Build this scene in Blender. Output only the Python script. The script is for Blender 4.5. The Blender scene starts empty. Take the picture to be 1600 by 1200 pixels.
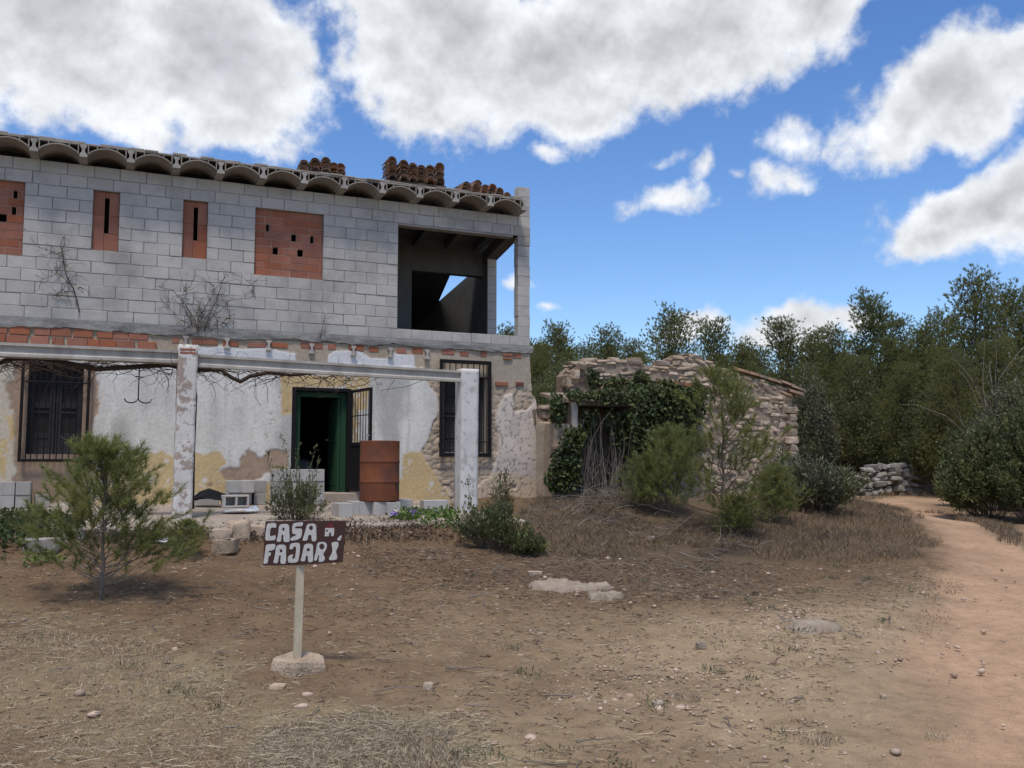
import bpy, math, random
import numpy as np
from mathutils import Vector, Matrix

rng = np.random.default_rng(11)
random.seed(11)
scene = bpy.context.scene
col = scene.collection

# ------------------------------------------------------------------ camera
CX, CY, CZ = -4.827, -16.372, 1.6
YAW, PIT, FPX = 0.4117, 0.08836, 1440.5
cam_d = bpy.data.cameras.new('camera')
cam_d.sensor_width = 36.0
cam_d.lens = 36.0 * FPX / 1600.0
cam_d.clip_start, cam_d.clip_end = 0.05, 2000.0
cam = bpy.data.objects.new('camera', cam_d)
col.objects.link(cam)
cam.location = (CX, CY, CZ)
cam.rotation_euler = (math.pi / 2 + PIT, 0, -YAW)
scene.camera = cam

_c, _s = math.cos(YAW), math.sin(YAW)
_cp, _sp = math.cos(PIT), math.sin(PIT)
RIGHT = np.array([_c, -_s, 0.0]); HEAD = np.array([_s, _c, 0.0]); UPV = np.array([0, 0, 1.0])
FWD = HEAD * _cp + UPV * _sp; CUP = UPV * _cp - HEAD * _sp
CAM = np.array([CX, CY, CZ])


def ray(px, py):
    return RIGHT * (px - 800) / FPX + CUP * (600 - py) / FPX + FWD


def onY(px, py, Y=0.0):
    """point of the place seen at a pixel of the 1600x1200 photograph, on the plane Y"""
    d = ray(px, py)
    return CAM + d * ((Y - CY) / d[1])


def F(px, py, Y=0.0):
    p = onY(px, py, Y)
    return (p[0], p[2])


def atd(px, py, D):
    return CAM + ray(px, py) * D


# ------------------------------------------------------------------ sun, sky, exposure
SUN_EL = math.radians(66)
SUN_AZ = math.radians(212)          # clockwise from +Y: in front of the facade, to the left
SDIR = Vector((math.sin(SUN_AZ) * math.cos(SUN_EL), math.cos(SUN_AZ) * math.cos(SUN_EL), math.sin(SUN_EL)))
sun_d = bpy.data.lights.new('sun', 'SUN')
sun_d.energy = 2.6
sun_d.angle = math.radians(11)
sun_d.color = (1.0, 0.92, 0.82)
sun = bpy.data.objects.new('sun', sun_d)
col.objects.link(sun)
sun.rotation_euler = (-SDIR).to_track_quat('-Z', 'Y').to_euler()
sun.location = (-20, -30, 40)

scene.view_settings.view_transform = 'Standard'
scene.view_settings.look = 'None'
scene.view_settings.exposure = 0.22
scene.view_settings.gamma = 1.0
scene.render.engine = 'CYCLES'
scene.cycles.use_denoising = True
scene.cycles.max_bounces = 6
scene.cycles.diffuse_bounces = 3
scene.cycles.transparent_max_bounces = 4

world = bpy.data.worlds.new('World')
scene.world = world
world.use_nodes = True
wn = world.node_tree
world.cycles.sampling_method = 'MANUAL'
world.cycles.sample_map_resolution = 512
wn.nodes.clear()


def wnode(t, **kw):
    n = wn.nodes.new(t)
    for k, v in kw.items():
        setattr(n, k, v)
    return n


def wmath(op, a, b=None, c=None, clamp=False):
    n = wnode('ShaderNodeMath', operation=op)
    n.use_clamp = clamp
    for i, v in enumerate((a, b, c)):
        if v is None:
            continue
        if isinstance(v, (int, float)):
            n.inputs[i].default_value = v
        else:
            wn.links.new(v, n.inputs[i])
    return n.outputs[0]


def wsmooth(v, lo, hi, a=0.0, b=1.0):
    n = wnode('ShaderNodeMapRange', interpolation_type='SMOOTHSTEP')
    wn.links.new(v, n.inputs[0])
    for i, x in zip((1, 2, 3, 4), (lo, hi, a, b)):
        n.inputs[i].default_value = x
    return n.outputs[0]


def wmix(fac, a, b):
    n = wnode('ShaderNodeMix', data_type='RGBA')
    for i, v in ((0, fac), (6, a), (7, b)):
        if isinstance(v, (tuple, float)):
            n.inputs[i].default_value = v
        else:
            wn.links.new(v, n.inputs[i])
    return n.outputs[2]


sky = wnode('ShaderNodeTexSky', sky_type='NISHITA')
sky.sun_disc = False
sky.sun_elevation = SUN_EL
sky.sun_rotation = SUN_AZ
sky.altitude = 200
sky.air_density = 1.0
sky.dust_density = 0.15
sky.ozone_density = 2.5
tc = wnode('ShaderNodeTexCoord')
DIR = tc.outputs['Generated']
sx = wnode('ShaderNodeSeparateXYZ')
wn.links.new(DIR, sx.inputs[0])
az = wmath('ARCTAN2', sx.outputs[0], sx.outputs[1])
el = wmath('ARCSINE', sx.outputs[2])


def wnoise(scale, detail, rough, off=(0, 0, 0)):
    mp = wnode('ShaderNodeMapping')
    mp.inputs['Location'].default_value = off
    wn.links.new(DIR, mp.inputs[0])
    n = wnode('ShaderNodeTexNoise')
    n.inputs['Scale'].default_value = scale
    n.inputs['Detail'].default_value = detail
    n.inputs['Roughness'].default_value = rough
    wn.links.new(mp.outputs[0], n.inputs['Vector'])
    return n


warp = wnoise(7.0, 4, 0.6, (3.1, 0.4, 1.7))
wsep = wnode('ShaderNodeSeparateColor')
wn.links.new(warp.outputs['Color'], wsep.inputs[0])
az2 = wmath('MULTIPLY_ADD', wmath('SUBTRACT', wsep.outputs[0], 0.5), 0.13, az)
el2 = wmath('MULTIPLY_ADD', wmath('SUBTRACT', wsep.outputs[1], 0.5), 0.10, el)
ae = wnode('ShaderNodeCombineXYZ')
wn.links.new(az2, ae.inputs[0])
wn.links.new(el2, ae.inputs[1])

# where the cumulus clouds of the day stand: photo pixel of the middle, half sizes, tilt, weight
CLOUDS = [
    (90, 10, 250, 165, 0, 1.0), (310, 80, 215, 135, -15, 1.0), (120, 120, 170, 75, -18, .8), (330, 185, 130, 60, -10, .7),
    (455, 120, 70, 75, 0, .6), (-120, 60, 200, 120, 0, 1.0),
    (700, 60, 185, 150, 0, 1.0), (880, 80, 240, 125, 5, 1.0), (1080, 50, 230, 110, 12, 1.0), (1270, 10, 130, 70, 30, .8),
    (660, 165, 90, 70, -20, .7), (600, 80, 80, 100, 0, .7), (900, 165, 130, 45, 0, .6), (1150, 110, 120, 55, 20, .6),
    (1470, 140, 140, 88, 20, .95), (1400, 190, 92, 54, 10, .75), (1570, 100, 115, 68, 0, .85),
    (1560, 305, 120, 58, 28, .85), (1465, 350, 95, 42, 8, .75), (1500, 320, 90, 50, 20, .8), (1650, 345, 120, 60, 0, .8),
    (1045, 313, 46, 27, -15, .42), (1080, 270, 27, 20, 30, .36), (1025, 257, 36, 12, 10, .26), (1005, 320, 30, 20, 0, .22),
    (1222, 275, 50, 27, 5, .42), (1243, 222, 38, 32, -20, .26), (1140, 272, 20, 10, 0, .24), (846, 230, 36, 18, 0, .36),
    (1372, 340, 28, 28, 30, .30), (790, 449, 32, 15, 0, .34), (846, 496, 25, 9, 0, .24),
    (1240, 506, 115, 34, 6, .6), (1110, 510, 70, 24, 0, .45), (1330, 500, 70, 32, 0, .5),
]


def azel(px, py):
    d = ray(px, py)
    d = d / np.linalg.norm(d)
    return math.atan2(d[0], d[1]), math.asin(d[2])


dens = None
for (bx, by, rx, ry, rot, w) in CLOUDS:
    a0, e0 = azel(bx, by)
    mp = wnode('ShaderNodeMapping', vector_type='TEXTURE')
    mp.inputs['Location'].default_value = (a0, e0, 0)
    mp.inputs['Rotation'].default_value = (0, 0, math.radians(rot))
    mp.inputs['Scale'].default_value = (rx / FPX * 1.05, ry / FPX, 1)
    wn.links.new(ae.outputs[0], mp.inputs[0])
    ln = wnode('ShaderNodeVectorMath', operation='LENGTH')
    wn.links.new(mp.outputs[0], ln.inputs[0])
    v = wmath('MULTIPLY_ADD', ln.outputs['Value'], -w, w)
    dens = v if dens is None else wmath('SMOOTH_MAX', dens, v, 0.10)
# the same broken cloud cover goes on all round, outside the picture
ca, ce = azel(800, 500)
faraz = wmath('ABSOLUTE', wmath('SUBTRACT', az, ca))
outside = wmath('MAXIMUM', wsmooth(faraz, 0.62, 0.85), wsmooth(el, 0.50, 0.68))
cover = wnoise(2.6, 3, 0.5, (7.7, 2.0, 0.3))
cov = wmath('MULTIPLY_ADD', cover.outputs['Fac'], 5.0, -2.55)
cov = wmath('ADD', wmath('MULTIPLY', cov, outside), wmath('MULTIPLY_ADD', outside, 3.0, -3.0))
dens = wmath('SMOOTH_MAX', dens, cov, 0.1)
fine = wnoise(17.0, 13, 0.64)
billow = wnoise(8.0, 6, 0.55, (1.0, 5.0, 2.0))
edge = wmath('MULTIPLY_ADD', wmath('SUBTRACT', fine.outputs['Fac'], 0.5), 1.15, dens)
edge = wmath('MULTIPLY_ADD', wmath('SUBTRACT', billow.outputs['Fac'], 0.5), 0.5, edge)
alpha = wsmooth(edge, -0.07, 0.32)
thick = wmath('MULTIPLY_ADD', wmath('SUBTRACT', billow.outputs['Fac'], 0.5), 1.1, dens)
thick = wmath('MULTIPLY_ADD', wmath('SUBTRACT', fine.outputs['Fac'], 0.5), 0.75, thick)
grey = wsmooth(thick, 0.20, 1.05)
CW = 5.5
ccol = wmix(grey, (0.92 * CW, 0.945 * CW, 0.985 * CW, 1), (0.58 * CW, 0.60 * CW, 0.64 * CW, 1))
# billows: the side of each puff that faces the sun is brighter
puff_a = wnoise(10.0, 9, 0.56, (2.0, 1.0, 4.0))
puff_b = wnoise(10.0, 9, 0.56, (2.0 + 0.012 * SDIR[0], 1.0 + 0.012 * SDIR[1], 4.0 + 0.012 * SDIR[2]))
relief = wmath('MULTIPLY', wmath('SUBTRACT', puff_a.outputs['Fac'], puff_b.outputs['Fac']), 1.6)
lit = wmath('MINIMUM', wmath('MAXIMUM', wmath('ADD', relief, 1.0), 0.74), 1.16)
vm = wnode('ShaderNodeVectorMath', operation='SCALE')
wn.links.new(ccol, vm.inputs[0]); wn.links.new(lit, vm.inputs['Scale'])
ccol = vm.outputs[0]
hs = wnode('ShaderNodeHueSaturation')
hs.inputs['Hue'].default_value = 0.508
hs.inputs['Saturation'].default_value = 1.22
hs.inputs['Value'].default_value = 0.96
wn.links.new(sky.outputs[0], hs.inputs['Color'])
final = wmix(alpha, hs.outputs[0], ccol)
bg = wnode('ShaderNodeBackground')
bg.inputs['Strength'].default_value = 0.15
wn.links.new(final, bg.inputs['Color'])
wo = wnode('ShaderNodeOutputWorld')
wn.links.new(bg.outputs[0], wo.inputs[0])


# ------------------------------------------------------------------ noise, helpers
def _hash(ix, iy, seed):
    h = (ix.astype(np.int64) * 374761393 + iy.astype(np.int64) * 668265263 + seed * 974634777) & 0xFFFFFFFF
    h = ((h ^ (h >> 13)) * 1274126177) & 0xFFFFFFFF
    return ((h ^ (h >> 16)) & 0xFFFFFF) / float(0xFFFFFF)


def vnoise(x, y, seed=0):
    x = np.asarray(x, float); y = np.asarray(y, float)
    ix, iy = np.floor(x), np.floor(y)
    fx, fy = x - ix, y - iy
    fx = fx * fx * (3 - 2 * fx); fy = fy * fy * (3 - 2 * fy)
    a, b = _hash(ix, iy, seed), _hash(ix + 1, iy, seed)
    c, d = _hash(ix, iy + 1, seed), _hash(ix + 1, iy + 1, seed)
    return (a * (1 - fx) + b * fx) * (1 - fy) + (c * (1 - fx) + d * fx) * fy


def fbm(x, y, seed=0, octv=4, gain=0.5):
    t = 0; amp = 1; tot = 0
    for o in range(octv):
        t = t + amp * vnoise(np.asarray(x) * 2 ** o + 17.3 * o, np.asarray(y) * 2 ** o - 9.1 * o, seed + o)
        tot += amp; amp *= gain
    return t / tot - 0.5


def worley(x, y, seed=0):
    """distance to nearest and second nearest jittered cell point, and a random value of the cell"""
    ix, iy = np.floor(x), np.floor(y)
    d1 = np.full(x.shape, 9.0); d2 = np.full(x.shape, 9.0); cid = np.zeros(x.shape)
    for dx in (-1, 0, 1):
        for dy in (-1, 0, 1):
            cx, cy = ix + dx, iy + dy
            px = cx + 0.1 + 0.8 * _hash(cx, cy, seed); py = cy + 0.1 + 0.8 * _hash(cx, cy, seed + 5)
            d = np.hypot(x - px, y - py)
            m = d < d1
            d2 = np.where(m, d1, np.minimum(d2, d))
            cid = np.where(m, _hash(cx, cy, seed + 9), cid)
            d1 = np.where(m, d, d1)
    return d1, d2, cid


def sstep(v, a, b):
    t = np.clip((v - a) / (b - a), 0, 1)
    return t * t * (3 - 2 * t)


def poly_sd(x, y, pts):
    """signed distance to a polygon, positive inside"""
    pts = np.asarray(pts, float)
    d = np.full(np.shape(x), 1e9); inside = np.zeros(np.shape(x), bool)
    n = len(pts)
    for i in range(n):
        ax, ay = pts[i]; bx, by = pts[(i + 1) % n]
        ex, ey = bx - ax, by - ay
        t = np.clip(((x - ax) * ex + (y - ay) * ey) / (ex * ex + ey * ey + 1e-12), 0, 1)
        d = np.minimum(d, np.hypot(x - ax - t * ex, y - ay - t * ey))
        cond = ((ay > y) != (by > y))
        xi = ax + (y - ay) / (by - ay + 1e-12) * ex
        inside ^= cond & (x < xi)
    return np.where(inside, d, -d)


def link(o, parent=None):
    col.objects.link(o)
    if parent is not None:
        o.parent = parent
    return o


def tag(o, label=None, cat=None, group=None, kind=None):
    if label: o['label'] = label
    if cat: o['category'] = cat
    if group: o['group'] = group
    if kind: o['kind'] = kind
    return o


def thing(name, label, cat, loc=(0, 0, 0), rz=0.0, group=None):
    o = bpy.data.objects.new(name, None)
    o.empty_display_size = 0.2
    link(o)
    o.location = loc
    o.rotation_euler = (0, 0, rz)
    return tag(o, label, cat, group)


def np_mesh(name, V, faces, smooth=False):
    """V (n,3); faces = list of int arrays (m,3) or (m,4)"""
    if not isinstance(faces, list):
        faces = [faces]
    me = bpy.data.meshes.new(name)
    V = np.ascontiguousarray(V, dtype=np.float32)
    me.vertices.add(len(V))
    me.vertices.foreach_set('co', V.ravel())
    faces = [np.asarray(f, np.int32) for f in faces if len(f)]
    nl = sum(f.size for f in faces); npz = sum(len(f) for f in faces)
    me.loops.add(nl); me.polygons.add(npz)
    me.loops.foreach_set('vertex_index', np.concatenate([f.ravel() for f in faces]))
    tot = np.concatenate([np.full(len(f), f.shape[1], np.int32) for f in faces])
    st = np.concatenate([[0], np.cumsum(tot)[:-1]]).astype(np.int32)
    me.polygons.foreach_set('loop_start', st)
    me.polygons.foreach_set('loop_total', tot)
    if smooth:
        me.polygons.foreach_set('use_smooth', np.ones(npz, bool))
    me.update(calc_edges=True)
    me.validate()
    return me


def mobj(name, me, mat=None, parent=None, loc=None, rot=None, scale=None):
    if mat is not None and len(me.materials) == 0:
        me.materials.append(mat)
    o = bpy.data.objects.new(name, me)
    link(o, parent)
    if loc is not None: o.location = loc
    if rot is not None: o.rotation_euler = rot
    if scale is not None: o.scale = scale
    return o


class MB:
    """collects shapes into one mesh"""

    def __init__(self):
        self.v = []; self.f = []

    def add(self, vs, fs):
        b = len(self.v)
        self.v += [tuple(p) for p in vs]
        self.f += [tuple(i + b for i in f) for f in fs]

    def box(self, x0, x1, y0, y1, z0, z1):
        self.add([(x0, y0, z0), (x1, y0, z0), (x1, y1, z0), (x0, y1, z0), (x0, y0, z1), (x1, y0, z1), (x1, y1, z1), (x0, y1, z1)],
                 [(0, 3, 2, 1), (4, 5, 6, 7), (0, 1, 5, 4), (1, 2, 6, 5), (2, 3, 7, 6), (3, 0, 4, 7)])

    def bev(self, x0, x1, y0, y1, z0, z1, b=0.01):
        vs = []; idx = {}
        for sx_ in (0, 1):
            for sy in (0, 1):
                for sz in (0, 1):
                    X, Y, Z = (x0, x1)[sx_], (y0, y1)[sy], (z0, z1)[sz]
                    dx, dy, dz = (b, -b)[sx_], (b, -b)[sy], (b, -b)[sz]
                    for k, p in enumerate(((X, Y + dy, Z + dz), (X + dx, Y, Z + dz), (X + dx, Y + dy, Z))):
                        idx[(sx_, sy, sz, k)] = len(vs); vs.append(p)
        g = lambda a, b_, c, k: idx[(a, b_, c, k)]
        fs = []
        fs += [(g(0, 0, 0, 0), g(0, 0, 1, 0), g(0, 1, 1, 0), g(0, 1, 0, 0)), (g(1, 0, 0, 0), g(1, 1, 0, 0), g(1, 1, 1, 0), g(1, 0, 1, 0))]
        fs += [(g(0, 0, 0, 1), g(1, 0, 0, 1), g(1, 0, 1, 1), g(0, 0, 1, 1)), (g(0, 1, 0, 1), g(0, 1, 1, 1), g(1, 1, 1, 1), g(1, 1, 0, 1))]
        fs += [(g(0, 0, 0, 2), g(0, 1, 0, 2), g(1, 1, 0, 2), g(1, 0, 0, 2)), (g(0, 0, 1, 2), g(1, 0, 1, 2), g(1, 1, 1, 2), g(0, 1, 1, 2))]
        for a in (0, 1):
            for b_ in (0, 1):
                fs.append((g(a, b_, 0, 0), g(a, b_, 1, 0), g(a, b_, 1, 1), g(a, b_, 0, 1)))
                fs.append((g(a, 0, b_, 0), g(a, 1, b_, 0), g(a, 1, b_, 2), g(a, 0, b_, 2)))
                fs.append((g(0, a, b_, 1), g(1, a, b_, 1), g(1, a, b_, 2), g(0, a, b_, 2)))
                for c in (0, 1):
                    fs.append((g(a, b_, c, 0), g(a, b_, c, 1), g(a, b_, c, 2)))
        self.add(vs, fs)

    def tube(self, pts, rad, n=6, cap=True):
        pts = [np.asarray(p, float) for p in pts]
        m = len(pts)
        if not hasattr(rad, '__len__'):
            rad = [rad] * m
        vs = []
        up = np.array([0.0, 0.0, 1.0])
        for i, p in enumerate(pts):
            t = pts[min(i + 1, m - 1)] - pts[max(i - 1, 0)]
            t = t / (np.linalg.norm(t) + 1e-9)
            a = np.cross(t, up if abs(t[2]) < 0.9 else np.array([1.0, 0, 0]))
            a /= np.linalg.norm(a); b = np.cross(t, a)
            for k in range(n):
                an = 2 * math.pi * k / n
                vs.append(p + rad[i] * (math.cos(an) * a + math.sin(an) * b))
        fs = []
        for i in range(m - 1):
            for k in range(n):
                fs.append((i * n + k, i * n + (k + 1) % n, (i + 1) * n + (k + 1) % n, (i + 1) * n + k))
        if cap:
            fs.append(tuple(range(n - 1, -1, -1)))
            fs.append(tuple((m - 1) * n + k for k in range(n)))
        self.add(vs, fs)

    def prism(self, prof, y0, y1):
        """profile polygon in (x,z), extruded along y"""
        n = len(prof)
        vs = [(p[0], y0, p[1]) for p in prof] + [(p[0], y1, p[1]) for p in prof]
        fs = [tuple(range(n)), tuple(range(2 * n - 1, n - 1, -1))]
        for i in range(n):
            j = (i + 1) % n
            fs.append((i, i + n, j + n, j))
        self.add(vs, fs)

    def mesh(self, name, smooth=False):
        me = bpy.data.meshes.new(name)
        me.from_pydata(self.v, [], self.f)
        if smooth:
            for p in me.polygons: p.use_smooth = True
        me.update()
        return me

    def obj(self, name, mat, parent=None, smooth=False, **kw):
        return mobj(name, self.mesh(name, smooth), mat, parent, **kw)


# ------------------------------------------------------------------ materials
def new_mat(name):
    m = bpy.data.materials.new(name)
    m.use_nodes = True
    nt = m.node_tree
    return m, nt, nt.nodes['Principled BSDF']


def nnode(nt, t, **kw):
    n = nt.nodes.new(t)
    for k, v in kw.items(): setattr(n, k, v)
    return n


def nmix(nt, fac, a, b, blend='MIX'):
    n = nnode(nt, 'ShaderNodeMix', data_type='RGBA', blend_type=blend)
    for i, v in ((0, fac), (6, a), (7, b)):
        if isinstance(v, (int, float)): n.inputs[i].default_value = v
        elif isinstance(v, tuple): n.inputs[i].default_value = v if len(v) == 4 else v + (1,)
        else: nt.links.new(v, n.inputs[i])
    return n.outputs[2]


def nmath(nt, op, a, b=None, clamp=False):
    n = nnode(nt, 'ShaderNodeMath', operation=op)
    n.use_clamp = clamp
    for i, v in enumerate((a, b)):
        if v is None: continue
        if isinstance(v, (int, float)): n.inputs[i].default_value = v
        else: nt.links.new(v, n.inputs[i])
    return n.outputs[0]


def nrange(nt, v, a, b, c=0.0, d=1.0):
    n = nnode(nt, 'ShaderNodeMapRange')
    nt.links.new(v, n.inputs[0])
    for i, x in zip((1, 2, 3, 4), (a, b, c, d)): n.inputs[i].default_value = x
    return n.outputs[0]


def nnoise(nt, vec, scale, detail=4, rough=0.55, stretch=None):
    if stretch:
        mp = nnode(nt, 'ShaderNodeMapping')
        mp.inputs['Scale'].default_value = stretch
        nt.links.new(vec, mp.inputs[0]); vec = mp.outputs[0]
    n = nnode(nt, 'ShaderNodeTexNoise')
    n.inputs['Scale'].default_value = scale
    n.inputs['Detail'].default_value = detail
    n.inputs['Roughness'].default_value = rough
    nt.links.new(vec, n.inputs['Vector'])
    return n.outputs['Fac']


def nbump(nt, bsdf, h, strength, dist):
    b = nnode(nt, 'ShaderNodeBump')
    b.inputs['Strength'].default_value = strength
    b.inputs['Distance'].default_value = dist
    nt.links.new(h, b.inputs['Height'])
    nt.links.new(b.outputs[0], bsdf.inputs['Normal'])


def grain_mat(name, c1, c2, scale=6, rough=0.9, bump=0.4, dist=0.01, stain=None, stain_scale=1.5, stain_amt=0.6, sharp=(0.45, 0.72),
              objrand=0.0, island=0.0, coords='pos', metal=0.0, streak=None, fine=60, spec=0.2):
    m, nt, bs = new_mat(name)
    geo = nnode(nt, 'ShaderNodeNewGeometry')
    if coords == 'pos': vec = geo.outputs['Position']
    else:
        t = nnode(nt, 'ShaderNodeTexCoord'); vec = t.outputs['Object']
    n1 = nnoise(nt, vec, scale, 6, 0.6)
    n2 = nnoise(nt, vec, fine, 3, 0.6)
    f = nrange(nt, n1, 0.3, 0.7)
    c = nmix(nt, f, c1, c2)
    c = nmix(nt, nrange(nt, n2, 0.3, 0.7, 0.0, 0.35), c, (c1[0] * 0.55, c1[1] * 0.55, c1[2] * 0.55))
    if stain:
        n3 = nnoise(nt, vec, stain_scale, 6, 0.65, streak)
        c = nmix(nt, nrange(nt, n3, sharp[0], sharp[1], 0, stain_amt), c, stain)
    if objrand:
        oi = nnode(nt, 'ShaderNodeObjectInfo')
        h = nnode(nt, 'ShaderNodeHueSaturation')
        nt.links.new(nrange(nt, oi.outputs['Random'], 0, 1, 1 - objrand, 1 + objrand), h.inputs['Value'])
        r2 = nmath(nt, 'FRACT', nmath(nt, 'MULTIPLY', oi.outputs['Random'], 7.31))
        nt.links.new(nrange(nt, r2, 0, 1, 1 - objrand * 0.9, 1 + objrand * 0.9), h.inputs['Saturation'])
        nt.links.new(c, h.inputs['Color']); c = h.outputs[0]
    if island:
        h = nnode(nt, 'ShaderNodeHueSaturation')
        ri = geo.outputs['Random Per Island']
        nt.links.new(nrange(nt, ri, 0, 1, 1 - island, 1 + island), h.inputs['Value'])
        r2 = nmath(nt, 'FRACT', nmath(nt, 'MULTIPLY', ri, 5.77))
        nt.links.new(nrange(nt, r2, 0, 1, 0.485, 0.515), h.inputs['Hue'])
        nt.links.new(c, h.inputs['Color']); c = h.outputs[0]
    nt.links.new(c, bs.inputs['Base Color'])
    bs.inputs['Roughness'].default_value = rough
    bs.inputs['Metallic'].default_value = metal
    bs.inputs['Specular IOR Level'].default_value = spec
    if bump:
        h = nmath(nt, 'ADD', n1, nmath(nt, 'MULTIPLY', n2, 0.6))
        nbump(nt, bs, h, bump, dist)
    return m


def leaf_mat(name, c1, c2, trans=0.25, clump=0.0, vary=0.45):
    """foliage: colour differs from leaf to leaf, light passes through a little"""
    m, nt, bs = new_mat(name)
    geo = nnode(nt, 'ShaderNodeNewGeometry')
    c = nmix(nt, geo.outputs['Random Per Island'], c1, c2)
    t = nnode(nt, 'ShaderNodeTexCoord')
    if clump:
        n = nnoise(nt, t.outputs['Object'], clump, 2, 0.5)
        c = nmix(nt, nrange(nt, n, 0.35, 0.65, 0, 0.6), c, (c2[0] * 1.25, c2[1] * 1.15, c2[2] * 0.8))
    h = nnode(nt, 'ShaderNodeHueSaturation')
    r2 = nmath(nt, 'FRACT', nmath(nt, 'MULTIPLY', geo.outputs['Random Per Island'], 9.13))
    nt.links.new(nrange(nt, r2, 0, 1, 1 - vary, 1 + vary), h.inputs['Value'])
    oi = nnode(nt, 'ShaderNodeObjectInfo')
    nt.links.new(nrange(nt, oi.outputs['Random'], 0, 1, 0.488, 0.506), h.inputs['Hue'])
    nt.links.new(c, h.inputs['Color'])
    c = h.outputs[0]
    nt.links.new(c, bs.inputs['Base Color'])
    bs.inputs['Roughness'].default_value = 0.6
    bs.inputs['Specular IOR Level'].default_value = 0.25
    if trans:
        tr = nnode(nt, 'ShaderNodeBsdfTranslucent')
        nt.links.new(c, tr.inputs['Color'])
        mx = nnode(nt, 'ShaderNodeMixShader')
        mx.inputs[0].default_value = trans
        nt.links.new(bs.outputs[0], mx.inputs[1]); nt.links.new(tr.outputs[0], mx.inputs[2])
        out = [n for n in nt.nodes if n.type == 'OUTPUT_MATERIAL'][0]
        nt.links.new(mx.outputs[0], out.inputs[0])
    return m


def attr_mat(name, bump=0.5, dist=0.02, fine=40, rough=0.95, dark=0.4, bscale=18):
    """colour from the mesh's own painted patches ('tint'), broken up by grain"""
    m, nt, bs = new_mat(name)
    at = nnode(nt, 'ShaderNodeAttribute', attribute_name='tint')
    geo = nnode(nt, 'ShaderNodeNewGeometry')
    p = geo.outputs['Position']
    n1 = nnoise(nt, p, bscale, 6, 0.65); n2 = nnoise(nt, p, fine * 2.5, 3, 0.6)
    c = nmix(nt, nrange(nt, n1, 0.42, 0.75, 0, dark), at.outputs['Color'], (0.0, 0.0, 0.0), 'MIX')
    hv = nnode(nt, 'ShaderNodeHueSaturation')
    nt.links.new(c, hv.inputs['Color'])
    nt.links.new(nrange(nt, n2, 0.25, 0.75, 0.72, 1.28), hv.inputs['Value'])
    nt.links.new(hv.outputs[0], bs.inputs['Base Color'])
    bs.inputs['Roughness'].default_value = rough
    bs.inputs['Specular IOR Level'].default_value = 0.15
    nbump(nt, bs, nmath(nt, 'ADD', n1, nmath(nt, 'MULTIPLY', n2, 0.5)), bump, dist)
    return m


def set_tint(me, C):
    a = me.attributes.new('tint', 'FLOAT_COLOR', 'POINT')
    C = np.concatenate([C, np.ones((len(C), 1))], 1).astype(np.float32)
    a.data.foreach_set('color', C.ravel())


M = {}
M['block'] = grain_mat('concrete_block', (0.49, 0.468, 0.438), (0.41, 0.39, 0.365), 5, 0.95, 0.35, 0.006, stain=(0.20, 0.192, 0.182), stain_scale=0.9, stain_amt=0.7, objrand=0.07, sharp=(.48, .70))
M['mortar'] = grain_mat('mortar', (0.36, 0.35, 0.335), (0.15, 0.145, 0.14), 3, 0.95, 0.6, 0.01)
M['concrete'] = grain_mat('cast_concrete', (0.40, 0.375, 0.34), (0.29, 0.27, 0.245), 6, 0.95, 0.4, 0.006, stain=(0.15, 0.135, 0.12), stain_scale=2.2, stain_amt=0.6)
M['vault'] = grain_mat('vault_concrete', (0.36, 0.325, 0.285), (0.25, 0.22, 0.19), 4, 0.95, 0.35, 0.006, stain=(0.12, 0.10, 0.085), stain_scale=2.5, stain_amt=0.6)
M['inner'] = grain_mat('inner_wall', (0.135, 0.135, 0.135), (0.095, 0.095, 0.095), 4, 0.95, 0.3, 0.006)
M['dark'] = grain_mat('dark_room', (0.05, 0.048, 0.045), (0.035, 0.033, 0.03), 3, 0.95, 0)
M['brick'] = grain_mat('clay_brick', (0.37, 0.145, 0.088), (0.30, 0.118, 0.075), 7, 0.9, 0.3, 0.004, stain=(0.21, 0.10, 0.072), stain_scale=2.5, stain_amt=0.6, objrand=0.10)
M['brickmortar'] = grain_mat('brick_mortar', (0.46, 0.33, 0.27), (0.33, 0.22, 0.175), 14, 0.95, 0.5, 0.006)
M['cement'] = grain_mat('rough_cement', (0.30, 0.295, 0.285), (0.21, 0.20, 0.19), 5, 0.95, 0.9, 0.02, stain=(0.11, 0.105, 0.10), stain_scale=2.4, stain_amt=0.7)
M['tile'] = grain_mat('clay_tile', (0.20, 0.105, 0.065), (0.12, 0.078, 0.058), 9, 0.9, 0.4, 0.005, stain=(0.055, 0.048, 0.042), stain_scale=5, stain_amt=0.8, objrand=0.4)
M['oldtile'] = grain_mat('weathered_tile', (0.30, 0.20, 0.145), (0.20, 0.145, 0.11), 9, 0.95, 0.5, 0.006, stain=(0.11, 0.095, 0.08), stain_scale=6, stain_amt=0.7, objrand=0.25)
M['bedrock'] = grain_mat('bedrock', (0.40, 0.335, 0.265), (0.28, 0.225, 0.175), 8, 0.97, 1.0, 0.02, stain=(0.19, 0.14, 0.10), stain_scale=5, stain_amt=0.8)
M['wall'] = attr_mat('old_plaster', 0.55, 0.012, 50, 0.95, 0.22, 22)
M['ground'] = attr_mat('earth', 0.9, 0.03, 45, 0.97, 0.30, 9)
M['column'] = grain_mat('whitewashed_column', (0.66, 0.635, 0.60), (0.55, 0.52, 0.485), 4, 0.9, 0.5, 0.008, stain=(0.30, 0.225, 0.185), stain_scale=7.5, stain_amt=0.85, sharp=(.52, .57))
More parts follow.
